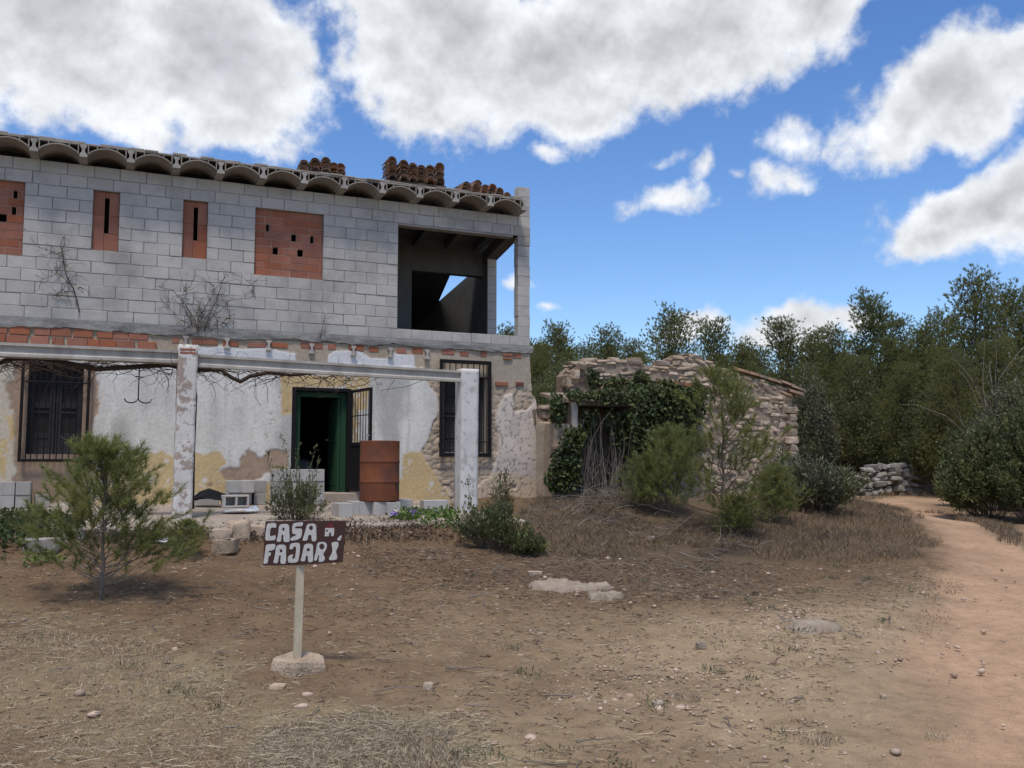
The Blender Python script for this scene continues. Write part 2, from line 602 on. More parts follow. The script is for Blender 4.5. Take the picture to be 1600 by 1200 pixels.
M['column2'] = grain_mat('white_pillar', (0.66, 0.645, 0.625), (0.56, 0.545, 0.525), 3, 0.9, 0.3, 0.005, stain=(0.36, 0.34, 0.32), stain_scale=9, stain_amt=0.75, sharp=(.54, .62))
M['beam'] = grain_mat('beam_concrete', (0.47, 0.44, 0.40), (0.37, 0.34, 0.305), 5, 0.95, 0.35, 0.006, stain=(0.20, 0.175, 0.15), stain_scale=5, stain_amt=0.7, streak=(1, 1, 0.25))
M['iron'] = grain_mat('black_iron', (0.010, 0.010, 0.012), (0.018, 0.016, 0.016), 20, 0.75, 0.2, 0.002, spec=0.12)
M['shutter'] = grain_mat('weathered_shutter', (0.055, 0.052, 0.055), (0.035, 0.033, 0.035), 12, 0.8, 0.3, 0.003)
M['shutter2'] = grain_mat('pale_rail', (0.10, 0.095, 0.092), (0.07, 0.066, 0.064), 12, 0.8, 0.3, 0.003)
M['green'] = grain_mat('green_paint', (0.024, 0.072, 0.036), (0.018, 0.055, 0.028), 8, 0.75, 0.2, 0.003, spec=0.2)
M['rust'] = grain_mat('rusty_steel', (0.20, 0.066, 0.030), (0.13, 0.047, 0.025), 5, 0.8, 0.3, 0.003, stain=(0.065, 0.038, 0.032), stain_scale=3, stain_amt=0.8)
M['wood'] = grain_mat('dead_wood', (0.115, 0.090, 0.070), (0.07, 0.055, 0.045), 20, 0.9, 0.4, 0.004)
M['vine'] = grain_mat('vine_bark', (0.075, 0.052, 0.042), (0.045, 0.033, 0.028), 25, 0.95, 0.3, 0.003)
M['twig'] = grain_mat('grey_twig', (0.24, 0.205, 0.175), (0.15, 0.125, 0.105), 20, 0.95, 0.2, 0.003, island=0.3)
M['bark'] = grain_mat('pine_bark', (0.16, 0.125, 0.10), (0.10, 0.08, 0.065), 12, 0.95, 0.5, 0.01, coords='obj')
M['stone'] = grain_mat('field_stone', (0.50, 0.39, 0.29), (0.39, 0.30, 0.225), 7, 0.95, 0.6, 0.015, stain=(0.25, 0.195, 0.15), stain_scale=3.5, stain_amt=0.55, objrand=0.16)
M['palestone'] = grain_mat('pale_stone', (0.52, 0.42, 0.325), (0.36, 0.275, 0.205), 6, 0.95, 1.0, 0.03, stain=(0.17, 0.13, 0.10), stain_scale=8, stain_amt=0.7, objrand=0.12, sharp=(.47, .64))
M['greystone'] = grain_mat('grey_stone', (0.38, 0.355, 0.32), (0.27, 0.25, 0.225), 7, 0.95, 0.6, 0.015, stain=(0.16, 0.14, 0.12), stain_scale=5, stain_amt=0.6, objrand=0.2)
M['stonecore'] = grain_mat('stone_wall_core', (0.42, 0.33, 0.25), (0.30, 0.23, 0.175), 9, 0.97, 0.9, 0.03, stain=(0.17, 0.13, 0.10), stain_scale=6, stain_amt=0.5)
M['terrace'] = grain_mat('terrace_concrete', (0.42, 0.36, 0.30), (0.33, 0.275, 0.225), 3, 0.95, 0.5, 0.01, stain=(0.21, 0.165, 0.13), stain_scale=1.8, stain_amt=0.75)
M['black'] = grain_mat('black_plastic', (0.009, 0.010, 0.012), (0.014, 0.015, 0.017), 8, 0.85, 0.3, 0.01, spec=0.12)
M['white'] = grain_mat('white_plastic', (0.66, 0.69, 0.75), (0.56, 0.59, 0.65), 8, 0.5, 0.3, 0.01, spec=0.4)
M['board'] = grain_mat('brown_sign_board', (0.072, 0.034, 0.029), (0.058, 0.028, 0.025), 9, 0.65, 0.2, 0.003, spec=0.3)
M['letter'] = grain_mat('white_sign_paint', (0.62, 0.60, 0.58), (0.50, 0.485, 0.465), 40, 0.8, 0.1, 0.001)
M['redpaint'] = grain_mat('dark_red_paint', (0.16, 0.035, 0.04), (0.13, 0.03, 0.035), 12, 0.8, 0)
M['post'] = grain_mat('pale_wooden_post', (0.63, 0.555, 0.42), (0.52, 0.45, 0.33), 10, 0.85, 0.5, 0.004, stain=(0.34, 0.26, 0.13), stain_scale=5, stain_amt=0.6, streak=(1, 1, 0.15))
M['pine'] = leaf_mat('pine_needles', (0.125, 0.146, 0.058), (0.190, 0.205, 0.085), 0.55, 0.9, 0.3)
M['pine2'] = leaf_mat('young_pine_needles', (0.135, 0.168, 0.060), (0.215, 0.24, 0.095), 0.45, 3.0, 0.35)
M['ivy'] = leaf_mat('ivy_leaves', (0.026, 0.045, 0.018), (0.062, 0.088, 0.034), 0.2, 1.5)
M['bush'] = leaf_mat('bush_leaves', (0.072, 0.094, 0.043), (0.130, 0.152, 0.072), 0.4, 2.0)
M['scrub'] = leaf_mat('grey_scrub', (0.085, 0.095, 0.060), (0.14, 0.145, 0.095), 0.25, 1.2)
M['brownscrub'] = leaf_mat('russet_scrub', (0.085, 0.065, 0.035), (0.13, 0.10, 0.05), 0.2, 1.2)
M['weed'] = leaf_mat('green_weed', (0.06, 0.11, 0.025), (0.11, 0.165, 0.045), 0.3, 2.0)
M['drygrass'] = leaf_mat('dry_grass', (0.080, 0.060, 0.043), (0.205, 0.158, 0.110), 0.15, 0.8)
M['straw'] = leaf_mat('straw_litter', (0.25, 0.195, 0.130), (0.50, 0.42, 0.295), 0.15, 0.0, 0.4)
M['litter'] = leaf_mat('dead_leaf_litter', (0.075, 0.05, 0.035), (0.20, 0.145, 0.10), 0.1, 0.0, 0.5)
M['brush'] = leaf_mat('dry_brush', (0.062, 0.046, 0.034), (0.165, 0.128, 0.095), 0.1, 1.0, 0.4)
M['char'] = leaf_mat('charred_stubble', (0.022, 0.020, 0.020), (0.055, 0.048, 0.045), 0.0, 0.0, 0.4)
M['pebble'] = leaf_mat('pebbles', (0.31, 0.22, 0.15), (0.48, 0.38, 0.285), 0.0, 0.0, 0.25)
M['greenbush'] = leaf_mat('green_bush', (0.045, 0.075, 0.026), (0.085, 0.120, 0.042), 0.25, 1.0)
M['petal'] = leaf_mat('violet_petals', (0.22, 0.13, 0.55), (0.50, 0.40, 0.80), 0.3, 0.0, 0.3)
M['petal2'] = leaf_mat('cream_petals', (0.70, 0.62, 0.30), (0.75, 0.72, 0.62), 0.3, 0.0, 0.2)

# ------------------------------------------------------------------ ground
def gz(X, Y, rough=True):
    X = np.asarray(X, float); Y = np.asarray(Y, float)
    A = np.interp(Y, [-60, -16.4, -14, -10.8, -7.5, -5.5, -4.9, -4.4, 0, 8, 30, 80, 400], [-.1, 0, .03, .14, .40, .61, .77, .80, .80, .9, 1.1, 1.3, 1.3])
    Cc = np.interp(Y, [-60, -16.4, -14, -10.8, -7.5, -5.5, -3.5, -1.5, 0, 8, 30, 80, 400], [-.1, 0, .02, .11, .28, .48, .74, .94, 1.0, 1.1, 1.2, 1.3, 1.3])
    B = np.interp(Y, [-60, -16.4, -7, 0, 5, 15, 40, 400], [-.1, 0, .14, .45, .62, .8, 1.0, 1.2])
    t = sstep(X, 0.3, 2.0); u = sstep(X, 8.0, 13.0)
    z = (A * (1 - t) + Cc * t) * (1 - u) + B * u
    z = z + 0.22 * np.exp(-(((X - 4.0) / 1.3) ** 2 + ((Y + 2.6) / .8) ** 2))
    if rough:
        z = z + 0.07 * fbm(X * 0.5, Y * 0.5, 3, 3) * np.exp(-np.hypot(X, Y) / 60)
    return z


def gzf(x, y):
    return float(gz(np.array([x]), np.array([y]))[0])


def gpix(px, py):
    """where the line of sight through a photo pixel meets the ground"""
    d = ray(px, py)
    ts = np.concatenate([np.arange(2, 40, 0.05), np.arange(40, 300, 0.5)])
    P = CAM[None] + ts[:, None] * d[None]
    below = P[:, 2] < gz(P[:, 0], P[:, 1], False)
    i = int(np.argmax(below)) if below.any() else len(ts) - 1
    p = P[i]
    return np.array([p[0], p[1], gzf(p[0], p[1])])


def gpoly(pts):
    return [tuple(gpix(*p)[:2]) for p in pts]


def axis(lo, hi, f0, f1, step, grow=1.12):
    a = list(np.arange(f0, f1, step)); s = step; v = a[-1]
    while v < hi:
        s *= grow; v += s; a.append(v)
    s = step; v = f0; b = []
    while v > lo:
        s *= grow; v -= s; b.append(v)
    return np.array(b[::-1] + a)


gxs = axis(-260, 420, -9.0, 13.0, 0.06)
gys = axis(-80, 500, -14.2, -1.0, 0.06)
GX, GY = np.meshgrid(gxs, gys)
near = np.exp(-np.maximum(0, np.hypot(GX - 1, GY + 8) - 12) / 6)
GZ = gz(GX, GY)
bump = 0.055 * fbm(GX * 2.2, GY * 2.2, 21, 4, 0.6) + 0.042 * np.clip(fbm(GX * 7, GY * 7, 31, 3, 0.6), -0.2, 1)

TRAIL = gpoly([(1520, 1200), (1492, 1090), (1478, 1010), (1488, 940), (1504, 885), (1480, 835), (1430, 803), (1372, 783), (1395, 779), (1470, 797), (1545, 826), (1610, 868), (1750, 960), (1900, 1200)])
TRAIL += [tuple(np.array([CX, CY]) + 1.2 * RIGHT[:2] * 4 + HEAD[:2] * 0.4), tuple(np.array([CX, CY]) + 2.0 * RIGHT[:2] + HEAD[:2] * 1.5)]
BRANCH = gpoly([(1395, 778), (1480, 786), (1620, 806), (1700, 812), (1700, 794), (1600, 788), (1500, 781), (1420, 775)])
tr = poly_sd(GX, GY, TRAIL) + 1.0 * fbm(GX * 0.9, GY * 0.9, 5, 6, 0.7)
tb = poly_sd(GX, GY, BRANCH) + 1.6 * fbm(GX * 0.5, GY * 0.5, 6, 3)
trail = np.maximum(sstep(tr, -0.5, 0.25), sstep(tb, -0.8, 0.6))
gravel = sstep(poly_sd(GX, GY, gpoly([(800, 1200), (880, 1090), (900, 1020), (1020, 985), (1130, 960), (1290, 950), (1400, 930), (1480, 900), (1420, 1010), (1330, 1200)])) + 1.2 * fbm(GX * 0.8, GY * 0.8, 8, 4, .6), -0.7, 0.5)
straw = sstep(poly_sd(GX, GY, gpoly([(400, 1200), (430, 1140), (560, 1115), (720, 1135), (800, 1200)])) + 0.7 * fbm(GX * 1.3, GY * 1.3, 9, 4, .6), -0.35, 0.3)
strawl = sstep(poly_sd(GX, GY, gpoly([(-40, 1200), (-40, 930), (120, 960), (330, 1010), (520, 1080), (430, 1200)])) + 1.1 * fbm(GX * 1.0, GY * 1.0, 10, 4, .6), -0.6, 0.6)
darkz = sstep(poly_sd(GX, GY, gpoly([(640, 850), (820, 870), (1000, 868), (1190, 880), (1230, 930), (1180, 950), (960, 935), (760, 900)])) + 1.0 * fbm(GX * 0.9, GY * 0.9, 12, 4, .6), -0.6, 0.5)
char = sstep(poly_sd(GX, GY, gpoly([(1080, 852), (1150, 846), (1195, 856), (1180, 868), (1110, 872)])) + 0.5 * fbm(GX * 1.5, GY * 1.5, 13, 4, .6), -0.2, 0.35)
n1 = fbm(GX * 0.6, GY * 0.6, 41, 5, .6)[..., None]; n2 = fbm(GX * 3.1, GY * 3.1, 43, 4, .6)[..., None]


def lerp(a, b, t):
    return a * (1 - t) + b * t


earth = np.array([.205, .142, .098]); earth2 = np.array([.285, .212, .150])
T = lerp(earth, earth2, np.clip(0.5 + 1.8 * n1 + 0.9 * n2, 0, 1))
dugup = sstep(GY + 1.6 * fbm(GX * .5, GY * .5, 61, 4), -9.8, -6.8) * sstep(GX, 9, 4)
T = lerp(T, np.array([.158, .104, .071]) * (1 + .6 * n2), (dugup * .85)[..., None])
brz = sstep(poly_sd(GX, GY, gpoly([(825, 805), (860, 770), (1010, 765), (1200, 795), (1440, 798), (1465, 866), (1200, 888), (830, 876)])) + .8 * fbm(GX * .8, GY * .8, 62, 4), -.5, .4)
T = lerp(T, np.array([.125, .092, .067]), (brz * .85)[..., None])
T = lerp(T, np.array([.30, .245, .17]), strawl[..., None] * np.clip(0.45 + 1.5 * n2 + n1, 0, 1) * 0.8)
T = lerp(T, np.array([.34, .29, .20]), straw[..., None] * np.clip(0.7 + 1.2 * n2, 0, 1))
T = lerp(T, np.array([.385, .295, .215]), gravel[..., None] * np.clip(0.75 + 1.5 * n2 + n1, 0, 1))
T = lerp(T, np.array([.135, .096, .070]), darkz[..., None] * np.clip(0.65 + 1.5 * n2, 0, 1))
T = lerp(T, np.array([.042, .036, .034]), char[..., None] * np.clip(0.75 + 1.5 * n2, 0, 1))
T = lerp(T, np.array([.465, .312, .228]) * (1 + 0.5 * n1 + 0.35 * n2), trail[..., None])
far = sstep(np.hypot(GX - 2, GY + 6), 24, 45)[..., None]
T = lerp(T, np.array([.105, .09, .055]), far * (1 - trail[..., None]))
T = T * np.array([1.0, .975, .84])
GZ = GZ + bump * near * (1 - 0.65 * trail) - 0.03 * trail
GV = np.stack([GX, GY, GZ], -1).reshape(-1, 3)
ny, nx = GX.shape
ii = np.arange(ny * nx).reshape(ny, nx)
GQ = np.stack([ii[:-1, :-1], ii[:-1, 1:], ii[1:, 1:], ii[1:, :-1]], -1).reshape(-1, 4)
tq = trail.reshape(-1)[GQ].mean(1) > 0.5
GT = T.reshape(-1, 3)


def sub_mesh(name, mask):
    q = GQ[mask]
    used = np.unique(q)
    remap = np.zeros(len(GV), np.int32); remap[used] = np.arange(len(used))
    me = np_mesh(name, GV[used], remap[q], True)
    set_tint(me, np.clip(GT[used], 0, 1))
    return me


tag(mobj('ground', sub_mesh('ground', ~tq), M['ground']), 'brown trodden earth with straw and stones in front of house', 'ground', kind='structure')
tag(mobj('dirt_trail', sub_mesh('dirt_trail', tq), M['ground']), 'orange sandy dirt trail curving past the stone shed', 'trail', kind='structure')

# ------------------------------------------------------------------ terrace
def tz(Y):
    return 0.97 + 0.026 * Y


def tedge(X):
    return np.interp(X, [-10, -6.5, -3, 3], [-4.0, -4.1, -4.6, -4.6])


def tpix(px, py):
    d = ray(px, py)
    t = (0.97 + 0.026 * CY - CZ) / (d[2] - 0.026 * d[1])
    return CAM + d * t


xs = np.arange(-11, 0.62, 0.12)
ed = tedge(xs) + 0.10 * fbm(xs * 1.1, xs * 0, 51, 3) + 0.09 * fbm(xs * 5, xs * 0, 52, 2)
vs = []; rows = []
for k, fr in enumerate((0.0, 0.25, 0.5, 0.75, 1.0)):
    yy = -0.0 + (ed - 0.0) * fr
    rows.append(np.stack([xs, yy, tz(yy) + 0.012 * fbm(xs * 2, yy * 2, 55, 3)], -1))
rows.append(np.stack([xs, ed - 0.015, tz(ed) - 0.02], -1))
rows.append(np.stack([xs, ed - 0.01 + 0.03 * fbm(xs * 4, xs * 0 + 3, 57, 2), tz(ed) - 0.30], -1))
TV = np.concatenate(rows); m_ = len(xs)
jj = np.arange(len(rows) * m_).reshape(len(rows), m_)
TQ = np.stack([jj[:-1, :-1], jj[1:, :-1], jj[1:, 1:], jj[:-1, 1:]], -1).reshape(-1, 4)
tag(mobj('terrace', np_mesh('terrace', TV, TQ), M['terrace']), 'pale worn concrete terrace slab in front of the house', 'terrace', kind='structure')

# ------------------------------------------------------------------ house
house = thing('house', 'unfinished two storey house with bare block upper floor and peeling plaster below', 'house', (-2, 0, 0.95))
HINV = Matrix.Translation((2, 0, -0.95))


def hp(o, parent=None):
    """make a mesh built in world coordinates a part of the house"""
    o.parent = parent or house
    if parent is None:
        o.matrix_parent_inverse = HINV
    else:
        o.matrix_parent_inverse = Matrix.Identity(4)
    return o


ZB, ZT = 3.932, 6.532            # foot and top of the block storey: 13 courses of 20 cm
def zk(k): return ZT - 0.2 * k
OPEN = [(-7.4, -6.2, 2, 8), (-5.2, -4.8, 2, 7), (-3.8, -3.4, 2, 7), (-2.6, -1.4, 2, 8), (0.0, 2.45, 2, 12)]
XL, XR = -7.6, 2.45

# mortar core of the upper wall, with its openings
core = MB()
segs = sorted(set([XL] + [o[0] for o in OPEN] + [o[1] for o in OPEN] + [XR]))
for a, b in zip(segs[:-1], segs[1:]):
    mid = (a + b) / 2
    op = [o for o in OPEN if o[0] < mid < o[1]]
    if op:
        core.box(a, b, 0.005, 0.19, zk(op[0][2]), ZT - 0.004)
        core.box(a, b, 0.005, 0.19, ZB, zk(op[0][3]))
    else:
        core.box(a, b, 0.005, 0.19, ZB, ZT - 0.004)
core.box(-12, XL, 0.0, 0.2, ZB, ZT)
upper = hp(core.obj('upper_wall', M['mortar']))

blk = {}


def block_mesh(w, h=0.2, var=0):
    key = (round(w, 3), round(h, 3), var)
    if key not in blk:
        b = MB()
        b.bev(-w / 2 + 0.0028, w / 2 - 0.0028, 0, 0.19, -h / 2 + 0.0028, h / 2 - 0.0028, 0.003 + 0.002 * var)
        r = random.Random(hash(key) & 0xffff)
        b.v = [(x + r.uniform(-.002, .002), y + r.uniform(-.001, .001), z + r.uniform(-.002, .002)) for x, y, z in b.v]
        blk[key] = b.mesh('concrete_block')
        blk[key].materials.append(M['block'])
    return blk[key]


for k in range(13):
    z = zk(k) - 0.1
    off = (0.0, -0.2)[k % 2] + (0.0 if k < 2 or k == 12 else 0.0)
    if k == 12: off = -0.13
    if k == 1: off = -0.1
    cuts = [(o[0], o[1]) for o in OPEN if o[2] <= k < o[3]]
    free = []; p = XL
    for a, b in sorted(cuts):
        if a > p: free.append((p, a))
        p = max(p, b)
    if p < XR: free.append((p, XR))
    for a, b in free:
        x = a
        first = math.floor((a - off) / 0.4 + 1e-6) * 0.4 + off
        js = [j for j in np.arange(first, b + 0.4, 0.4) if a + 0.06 < j < b - 0.06]
        js = [a] + [j + random.uniform(-.012, .012) for j in js] + [b]
        for l, r in zip(js[:-1], js[1:]):
            w = round((r - l) / 0.02) * 0.02
            w = r - l if abs(w - (r - l)) > 0.006 else w
            o = mobj('concrete_block', block_mesh(round(r - l, 2), 0.2, random.randint(0, 2)), None, None,
                     loc=((l + r) / 2, random.uniform(-.008, .003), z + random.uniform(-.003, .003)),
                     rot=(random.uniform(-.008, .008), random.uniform(-.008, .008), random.uniform(-.01, .01)))
            o.scale.x = (r - l) / max(0.02, round(r - l, 2)) * random.uniform(.972, 1.0)
            o.scale.z = random.uniform(.965, 1.0)
            o.parent = upper
            o.matrix_parent_inverse = Matrix.Identity(4)

# corner pillar of single blocks
pc = MB(); pc.box(2.47, 2.70, 0.02, 0.2, ZB, zk(-3) - 0.02)
pillar = hp(pc.obj('corner_pillar', M['mortar']))
for k in range(-3, 13):
    if k == 2: continue
    o = mobj('concrete_block', block_mesh(0.26), None, None, loc=(2.58 + random.uniform(-.006, .006), random.uniform(-.004, .004), zk(k) - 0.1), rot=(0, 0, random.uniform(-.01, .01)))
    o.parent = pillar
    o.matrix_parent_inverse = Matrix.Identity(4)
b = MB(); b.bev(2.2, 2.712, -0.006, 0.2, zk(2) - 0.01 - 0.19, zk(2) - 0.012 + 0.0, 0.008)
b = MB(); b.bev(2.35, 2.714, -0.008, 0.2, zk(2) + 0.0, zk(1) - 0.004, 0.01)
b.bev(2.452, 2.714, -0.008, 0.2, zk(3) + 0.005, zk(2) - 0.002, 0.01)
hp(b.obj('pillar_cap', M['concrete']))
b = MB(); b.box(0.0, 2.35, 0.012, 0.2, zk(2) - 0.035, zk(2) - 0.002)
hp(b.obj('lintel', M['concrete']))


# brick infills of the walled-up windows
def brick_fill(x0, x1, k0, k1, rows, blen, holes, name='brick_infill', inset=0.055):
    z1, z0 = zk(k0), zk(k1)
    c = MB(); h = (z1 - z0) / rows
    # mortar bed behind, cut where a hole goes through
    par = MB()
    for r in range(rows):
        zz0, zz1 = z0 + r * h, z0 + (r + 1) * h
        cut = sorted([(a, b_) for (rr, a, b_) in holes if rr == r])
        p = x0
        for a, b_ in cut + [(x1, x1)]:
            if a > p: par.box(p, a, inset + 0.006, inset + 0.09, zz0, zz1)
            p = b_
    root = hp(par.obj(name, M['brickmortar']))
    rr_ = random.Random(int((x0 + 9) * 100))
    for r in range(rows):
        zz0, zz1 = z0 + r * h, z0 + (r + 1) * h
        cut = sorted([(a, b_) for (q, a, b_) in holes if q == r])
        js = list(np.arange(x0 - (0.5 if r % 2 else 0.12) * blen, x1 + blen, blen))
        for l, rt in zip(js[:-1], js[1:]):
            pieces = [(max(l, x0 + 0.002), min(rt, x1 - 0.002))]
            for a, b_ in cut:
                nxt = []
                for p, q in pieces:
                    if b_ <= p or a >= q: nxt.append((p, q))
                    else:
                        if a - p > 0.03: nxt.append((p, a))
                        if q - b_ > 0.03: nxt.append((b_, q))
                pieces = nxt
            for p, q in pieces:
                if q - p < 0.03: continue
                bm = MB()
                j = lambda s: rr_.uniform(-s, s)
                dy = j(.004)
                bm.bev(p + 0.004, q - 0.004, inset + dy, inset + 0.085, zz0 + 0.0045 + j(.0015), zz1 - 0.0045 + j(.0015), 0.004)
                o = bm.obj('brick', M['brick'])
                o.parent = root
                o.matrix_parent_inverse = Matrix.Identity(4)
    return root


def hx(px, py, w):
    x = F(px, py)[0]
    return x - w / 2, x + w / 2


brick_fill(-2.6, -1.4, 2, 8, 9, 0.33, [(6, *hx(419, 356, .055)), (5, *hx(460, 377, .09)), (5, *hx(488.5, 378, .065)), (3, *hx(431, 402, .095)), (3, *hx(470, 404, .105))])
brick_fill(-7.4, -6.2, 2, 8, 9, 0.33, [(7, *hx(23.5, 305, .06)), (5, *hx(21, 333, .065)), (4, *hx(2, 361, .12))])
for (x0, x1, slit0, slit1) in ((-5.2, -4.8, 0.10, 0.70), (-3.8, -3.4, 0.10, 0.68)):
    root = None
    z1, z0 = zk(2), zk(7); H_ = z1 - z0; xm = (x0 + x1) / 2 + 0.01
    bk = MB(); bk.box(x0, x1, 0.07, 0.10, z0, z1 - H_ * slit1); bk.box(x0, xm - .035, 0.07, .10, z1 - H_ * slit1, z1); bk.box(xm + .035, x1, 0.07, .10, z1 - H_ * slit1, z1)
    bk.box(xm - .035, xm + .035, .07, .10, z1 - H_ * slit0, z1)
    root = hp(bk.obj('slit_infill', M['brickmortar']))
    for (a, b_, c_, d_) in ((x0 + .002, xm - .036, z1 - H_ * .40, z1 - .004), (xm + .036, x1 - .002, z1 - H_ * .40, z1 - .004),
                           (x0 + .002, xm - .036, z0 + .004, z1 - H_ * .405), (xm + .036, x1 - .002, z1 - H_ * slit1, z1 - H_ * .405),
                           (xm - .032, x1 - .002, z0 + .004, z1 - H_ * slit1 - .006), (xm - .034, xm + .034, z1 - H_ * slit0, z1 - .004)):
        bm = MB(); bm.bev(a, b_, 0.055, .069, c_, d_, .003)
        o = bm.obj('clay_panel', M['brick']); o.parent = root; o.matrix_parent_inverse = Matrix.Identity(4)

# interior of the upper floor: floor, cross wall, side wall, back wall, sloping roof
def zr(Y): return 6.56 - 0.17 * Y
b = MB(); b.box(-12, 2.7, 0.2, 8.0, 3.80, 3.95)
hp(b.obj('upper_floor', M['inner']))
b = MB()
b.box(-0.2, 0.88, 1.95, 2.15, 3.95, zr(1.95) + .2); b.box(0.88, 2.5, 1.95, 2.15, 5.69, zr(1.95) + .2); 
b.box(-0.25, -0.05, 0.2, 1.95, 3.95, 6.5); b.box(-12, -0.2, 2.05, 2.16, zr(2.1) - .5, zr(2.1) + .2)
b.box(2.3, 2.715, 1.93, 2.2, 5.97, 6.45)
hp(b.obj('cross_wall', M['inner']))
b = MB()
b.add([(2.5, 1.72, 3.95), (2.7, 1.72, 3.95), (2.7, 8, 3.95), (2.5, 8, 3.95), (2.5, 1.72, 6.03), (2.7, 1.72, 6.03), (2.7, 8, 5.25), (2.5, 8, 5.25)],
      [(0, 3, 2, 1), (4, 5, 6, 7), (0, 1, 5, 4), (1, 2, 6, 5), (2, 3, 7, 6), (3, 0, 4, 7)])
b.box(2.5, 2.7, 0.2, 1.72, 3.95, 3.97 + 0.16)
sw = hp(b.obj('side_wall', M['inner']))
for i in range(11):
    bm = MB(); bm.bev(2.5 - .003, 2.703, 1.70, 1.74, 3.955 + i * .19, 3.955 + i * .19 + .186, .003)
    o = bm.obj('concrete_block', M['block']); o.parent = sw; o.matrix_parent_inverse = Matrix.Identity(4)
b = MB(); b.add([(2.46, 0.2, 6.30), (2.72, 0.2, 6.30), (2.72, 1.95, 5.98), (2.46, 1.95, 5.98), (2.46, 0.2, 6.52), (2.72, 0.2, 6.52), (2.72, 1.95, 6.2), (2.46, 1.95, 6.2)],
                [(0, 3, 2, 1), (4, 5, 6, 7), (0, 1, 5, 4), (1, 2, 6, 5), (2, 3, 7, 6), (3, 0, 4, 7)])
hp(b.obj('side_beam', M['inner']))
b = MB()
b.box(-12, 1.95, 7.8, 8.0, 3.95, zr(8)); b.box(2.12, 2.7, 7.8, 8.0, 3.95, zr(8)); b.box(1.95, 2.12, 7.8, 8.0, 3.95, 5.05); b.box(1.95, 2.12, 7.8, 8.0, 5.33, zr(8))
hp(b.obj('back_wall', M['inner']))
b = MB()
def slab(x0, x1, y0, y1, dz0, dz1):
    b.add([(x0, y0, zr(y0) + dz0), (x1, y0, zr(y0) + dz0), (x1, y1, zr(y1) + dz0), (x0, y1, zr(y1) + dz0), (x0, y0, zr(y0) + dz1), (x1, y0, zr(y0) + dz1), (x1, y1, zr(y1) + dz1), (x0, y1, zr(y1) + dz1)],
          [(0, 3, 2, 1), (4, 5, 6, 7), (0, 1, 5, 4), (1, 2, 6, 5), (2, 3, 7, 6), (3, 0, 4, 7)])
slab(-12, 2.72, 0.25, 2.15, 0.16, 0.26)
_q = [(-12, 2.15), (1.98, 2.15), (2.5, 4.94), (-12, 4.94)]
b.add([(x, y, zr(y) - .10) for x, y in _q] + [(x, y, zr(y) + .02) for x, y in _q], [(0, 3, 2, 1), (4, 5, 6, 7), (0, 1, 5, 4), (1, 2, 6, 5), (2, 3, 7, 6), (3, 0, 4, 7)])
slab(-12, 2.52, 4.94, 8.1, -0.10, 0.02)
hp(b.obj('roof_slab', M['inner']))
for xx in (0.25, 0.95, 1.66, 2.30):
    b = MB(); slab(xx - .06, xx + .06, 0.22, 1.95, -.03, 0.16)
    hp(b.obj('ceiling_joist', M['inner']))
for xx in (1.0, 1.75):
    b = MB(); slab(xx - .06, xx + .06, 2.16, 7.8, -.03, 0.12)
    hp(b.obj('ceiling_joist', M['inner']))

# eaves: concrete joists with shallow vault blocks between them
JX = [2.40 - 0.706 * i for i in range(15)]
EY = -0.42; JB, JT = ZT + 0.004, ZT + 0.215
jp = [(-.062, 0), (.062, 0), (.062, .045), (.026, .075), (.022, .135), (.05, .165), (.05, .205), (-.05, .205), (-.05, .165), (-.022, .135), (-.026, .075), (-.062, .045)]
b = MB(); b.prism(jp, EY, 0.26)
jme = b.mesh('joist'); jme.materials.append(M['concrete'])
for i, x in enumerate(JX):
    o = mobj('joist', jme, None, None, loc=(x, random.uniform(-.015, .01), JB + random.uniform(-.004, .004)))
    hp(o)
hw = 0.706 / 2 - 0.066
NA = 14
b = MB()
arc = [(-hw + 2 * hw * i / NA, 0.035 + 0.125 * math.sin(math.pi * i / NA) ** 0.75) for i in range(NA + 1)]
for i in range(NA):
    (xa, za), (xb, zb_) = arc[i], arc[i + 1]
    b.prism([(xa, za), (xb, zb_), (xb, zb_ + .02), (xa, za + .02)], EY + .008, 0.24)
b.box(-hw - .012, hw + .012, EY + .004, 0.24, .190, .213)
for xx in (-hw + .008, -hw * .52, 0.0, hw * .52, hw - .008):
    zz = np.interp(xx, [p[0] for p in arc], [p[1] for p in arc]) + .018
    b.box(xx - .009, xx + .009, EY + .006, -0.02, zz, .1905)
vme = b.mesh('vault_block'); vme.materials.append(M['vault'])
for x0, x1 in zip(JX[1:], JX[:-1]):
    hp(mobj('vault_block', vme, None, None, loc=((x0 + x1) / 2, random.uniform(-.02, .015), JB + random.uniform(-.006, .006))))
b = MB()
xs_ = np.arange(-8.2, 2.5, 0.22)
for a, c_ in zip(xs_[:-1], xs_[1:]):
    b.bev(a + .002, c_ - .002, EY + random.uniform(-.02, .03), 0.5, JB + .214, JB + .243 + random.uniform(-.008, .016), .006)
hp(b.obj('roof_screed', M['vault']))

